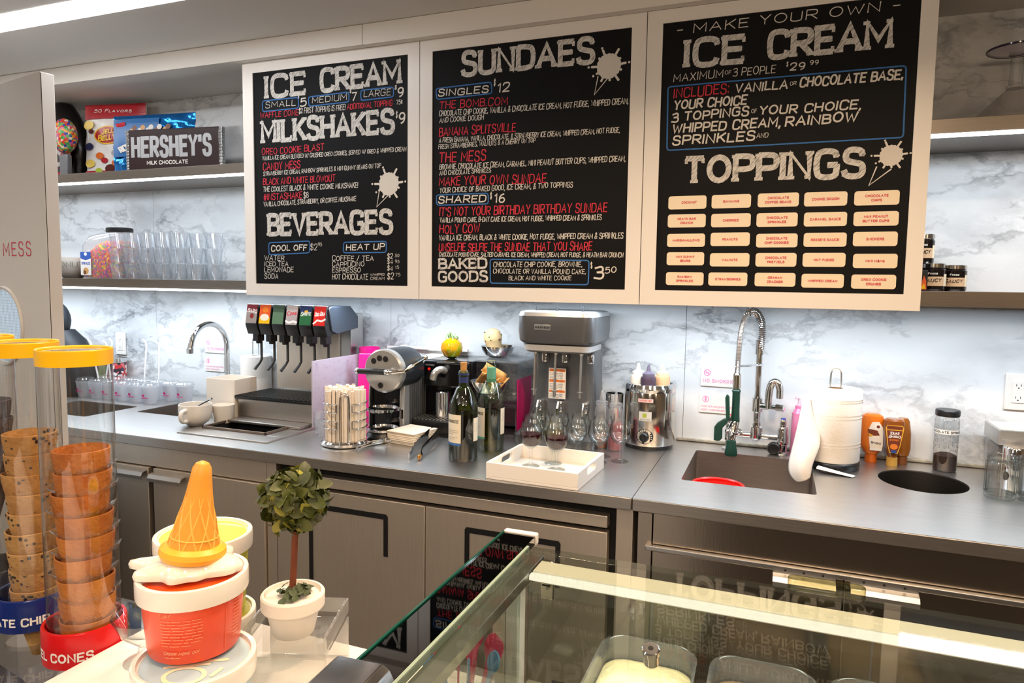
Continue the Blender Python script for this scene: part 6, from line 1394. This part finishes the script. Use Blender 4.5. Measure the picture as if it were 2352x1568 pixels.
# plastic spoons in a clear cup
t = thing('spoon_cup', 'low clear cup holding pink and blue plastic spoons behind the display glass', 'cup', (-.050, -1.882, 1.0004), 0); G().lathe([(0, .001), (.033, .001), (.036, .028), (.035, .028), (.0325, .003), (0, .003)], 32).build('cup', MT['plastic'], t)
rnd = random.Random(17); sp0 = {}
for k, (x, y, tl, rz, c) in enumerate([(-.014, -.002, .25, 2.9, 'pink'), (-.008, .010, .16, 1.9, 'pink'), (.0, .013, .12, .8, 'pink'), (.004, -.001, .05, .4, 'pink'), (.009, .007, .2, .3, 'pink'), (-.002, -.011, .3, 4.5, 'blue'), (.008, -.010, .32, 5.2, 'blue'), (.014, -.003, .3, 5.9, 'blue'), (-.010, -.010, .28, 3.9, 'blue'), (.014, .004, .2, .1, 'pink')]):
    m = mat('spoon_pink', 'EE3E68', .35) if c == 'pink' and 'pink' not in sp0 else mat('spoon_blue', '5FA2D6', .35) if c == 'blue' and 'blue' not in sp0 else None
    if m: sp0[c] = m
    M_ = Rz(rz) @ Ry(tl) @ Matrix.Scale(1.12, 4); g = G(); x *= 1.7; y *= 1.7
    g.prism([(-.0018, 0), (.0018, 0), (.0024, .047)]+[(.0072*math.sin(q), .060-.0125*math.cos(q)) for q in [math.radians(a_) for a_ in range(25, 340, 21)]]+[(-.0024, .047)], -.0009, .0009, 0, 'y', M=M_)
    o = g.build('plastic_spoon', sp0[c], loc=(-.050+x, -1.882+y, 1.0042)); tag(o, 'small %s plastic spoon in the clear cup by the display case' % c, 'spoon', '%s plastic spoons in the cup' % c)
# ---------------------------------------------------------------- glass display case
t = thing('display_case', 'glass topped display case with white corner post in the foreground', 'display case', (.0, -1.815, 1.0))
mir = MT['darkmirror'] = mat('dark_glass', '6A6866', .02, 1.0)
XR, YB_ = 1.25, -1.05
G().box((.004, YB_, .163), (XR, .0, .170), 0, .0008).build('top_pane', MT['casepane'], t)
G().box((-.040, YB_, .160), (-.0005, .030, .170), 0).build('side_ledge', [mir], t)
G().box((-.0425, YB_, .1575), (-.0403, .030, .1715), 0).build('ledge_edge', MT['greenedge'], t)
G().box((-.042, .0302, .158), (.001, .040, .1722), 0, .002).build('ledge_cap', MT['white'], t)
G().box((.0005, YB_, .1625), (.0036, -.002, .1705), 0).build('pane_edge', mat('pane_edge_green', '8FA090', .2), t)
G().box((.004, YB_, .150), (.022, -.002, .1625), 0, .001).build('side_rail', MT['alu'], t)
G().box((.024, -.048, .150), (XR, -.018, .1625), 0, .001).build('rear_rail', MT['white'], t)
G().box((.024, -.060, .1565), (XR-.3, -.051, .1625), 0, .001).build('lamp_tube', emitm('case_lamp', 'FFF2DC', 1.6), t)
G().box((.0005, YB_, .010), (.0035, -.03, .150), 0).build('side_pane', MT['pane'], t)
G().box((.006, -.012, .010), (XR, -.008, .150), 0).build('rear_pane', MT['pane'], t)
G().box((-.031, -.028, .0003), (-.0155, -.002, .1565), 0, .0015).build('corner_post', MT['plate'] if False else mat('post_beige', 'DDD5C4', .45), t)
G().box((-.0150, -.028, .0003), (.0002, -.002, .1565), 0, .0015).build('corner_post', MT['white'], t)
G().box((.004, YB_, -.02), (XR, .0, .008), 0, .001).build('case_floor', mat('case_floor_grey', '7C756C', .6), t)
G().box((.004, YB_, -1.0), (XR, -.02, -.0205), 0).build('cabinet', MT['counterbody'], t)
g = G().box((.0235, -.0178, .118), (.038, -.0125, .1625), 0, .001); g.lathe([(.0055, 0), (.005, .003), (0, .0035)], 18, 0, M=T(.031, -.018, .136) @ Rx(PI/2)); g.box((.0265, -.0222, .1353), (.0355, -.0212, .1367), 1); g.build('corner_clip', [MT['nickel'], MT['dark']], t)
LM = T(.178, -.196, .1705) @ Rx(.35)
g = G().lathe([(.0062, 0), (.0062, .010), (.0072, .0105), (.0072, .0145), (.0062, .0155), (0, .0155)], 24, 0, M=LM); g.lathe([(.0022, .0157), (0, .0158)], 12, 1, M=LM); g.build('lock', [chrome, MT['dark']], t)
G().ring([(.0065, .0), (.0078, .0), (.0078, .005), (.0065, .005)], 30, 0, (.150, -.112, .1702)).build('pane_bumper', MT['acrylic'], t)
G().prism(rrect(.072, .016, .0078, 5), 0, .011, 0, 'z', M=T(.318, .0085, .1665), bev=.003).build('pull_handle', glassm('olive_acrylic', 'D8D8C0', '8A8A6A', base=.06, edgemix=.5), t)
for i, (x, y, l, c) in enumerate([(.150, -.092, 'pale cream tub of ice cream nearest the white corner post', 'C9BE96'), (.262, -.090, 'tan tub of ice cream in the middle of the display case', '8E7050'), (.372, -.088, 'light brown tub of ice cream right of the tan one', 'A5855F')]):
    q = thing('ice_cream_tub', l, 'ice cream tub', (x, -1.815+y, 1.0085), 0, 'ice cream tubs in the display case')
    lo = lambda s, z: [(a, b, z) for a, b in rrect(.098*s, .15*s, .026*s, 5)]
    loft(G(), [lo(.9, 0), lo(1.0, .082), lo(1.02, .085), lo(.97, .085), lo(.95, .060)], 0, True, False).build('tub', MT['plastic'], q)
    loft(G(), [lo(.86, .004), lo(.93, .062), lo(.7, .070), lo(.3, .073)], 0, True, True).build('ice_cream', mat('ice_cream_%d' % i, c, .6, var=.15, vscale=60, bump=.3, bscale=70), q)
for i, (x, y, l) in enumerate([(.035, -.06, 'small white card lying in the display case by the corner clip'), (.078, -.075, 'small white card in the display case, second from the corner'), (.205, -.035, 'small white card in the display case, third from the corner')]):
    o = G().box((-.012, -.008, 0), (.012, .008, .001)).build('price_card', MT['paper'], loc=(x, -1.815+y+.0, 1.1500-.12), rotz=.1); tag(o, l, 'card', 'blank cards in the display case')
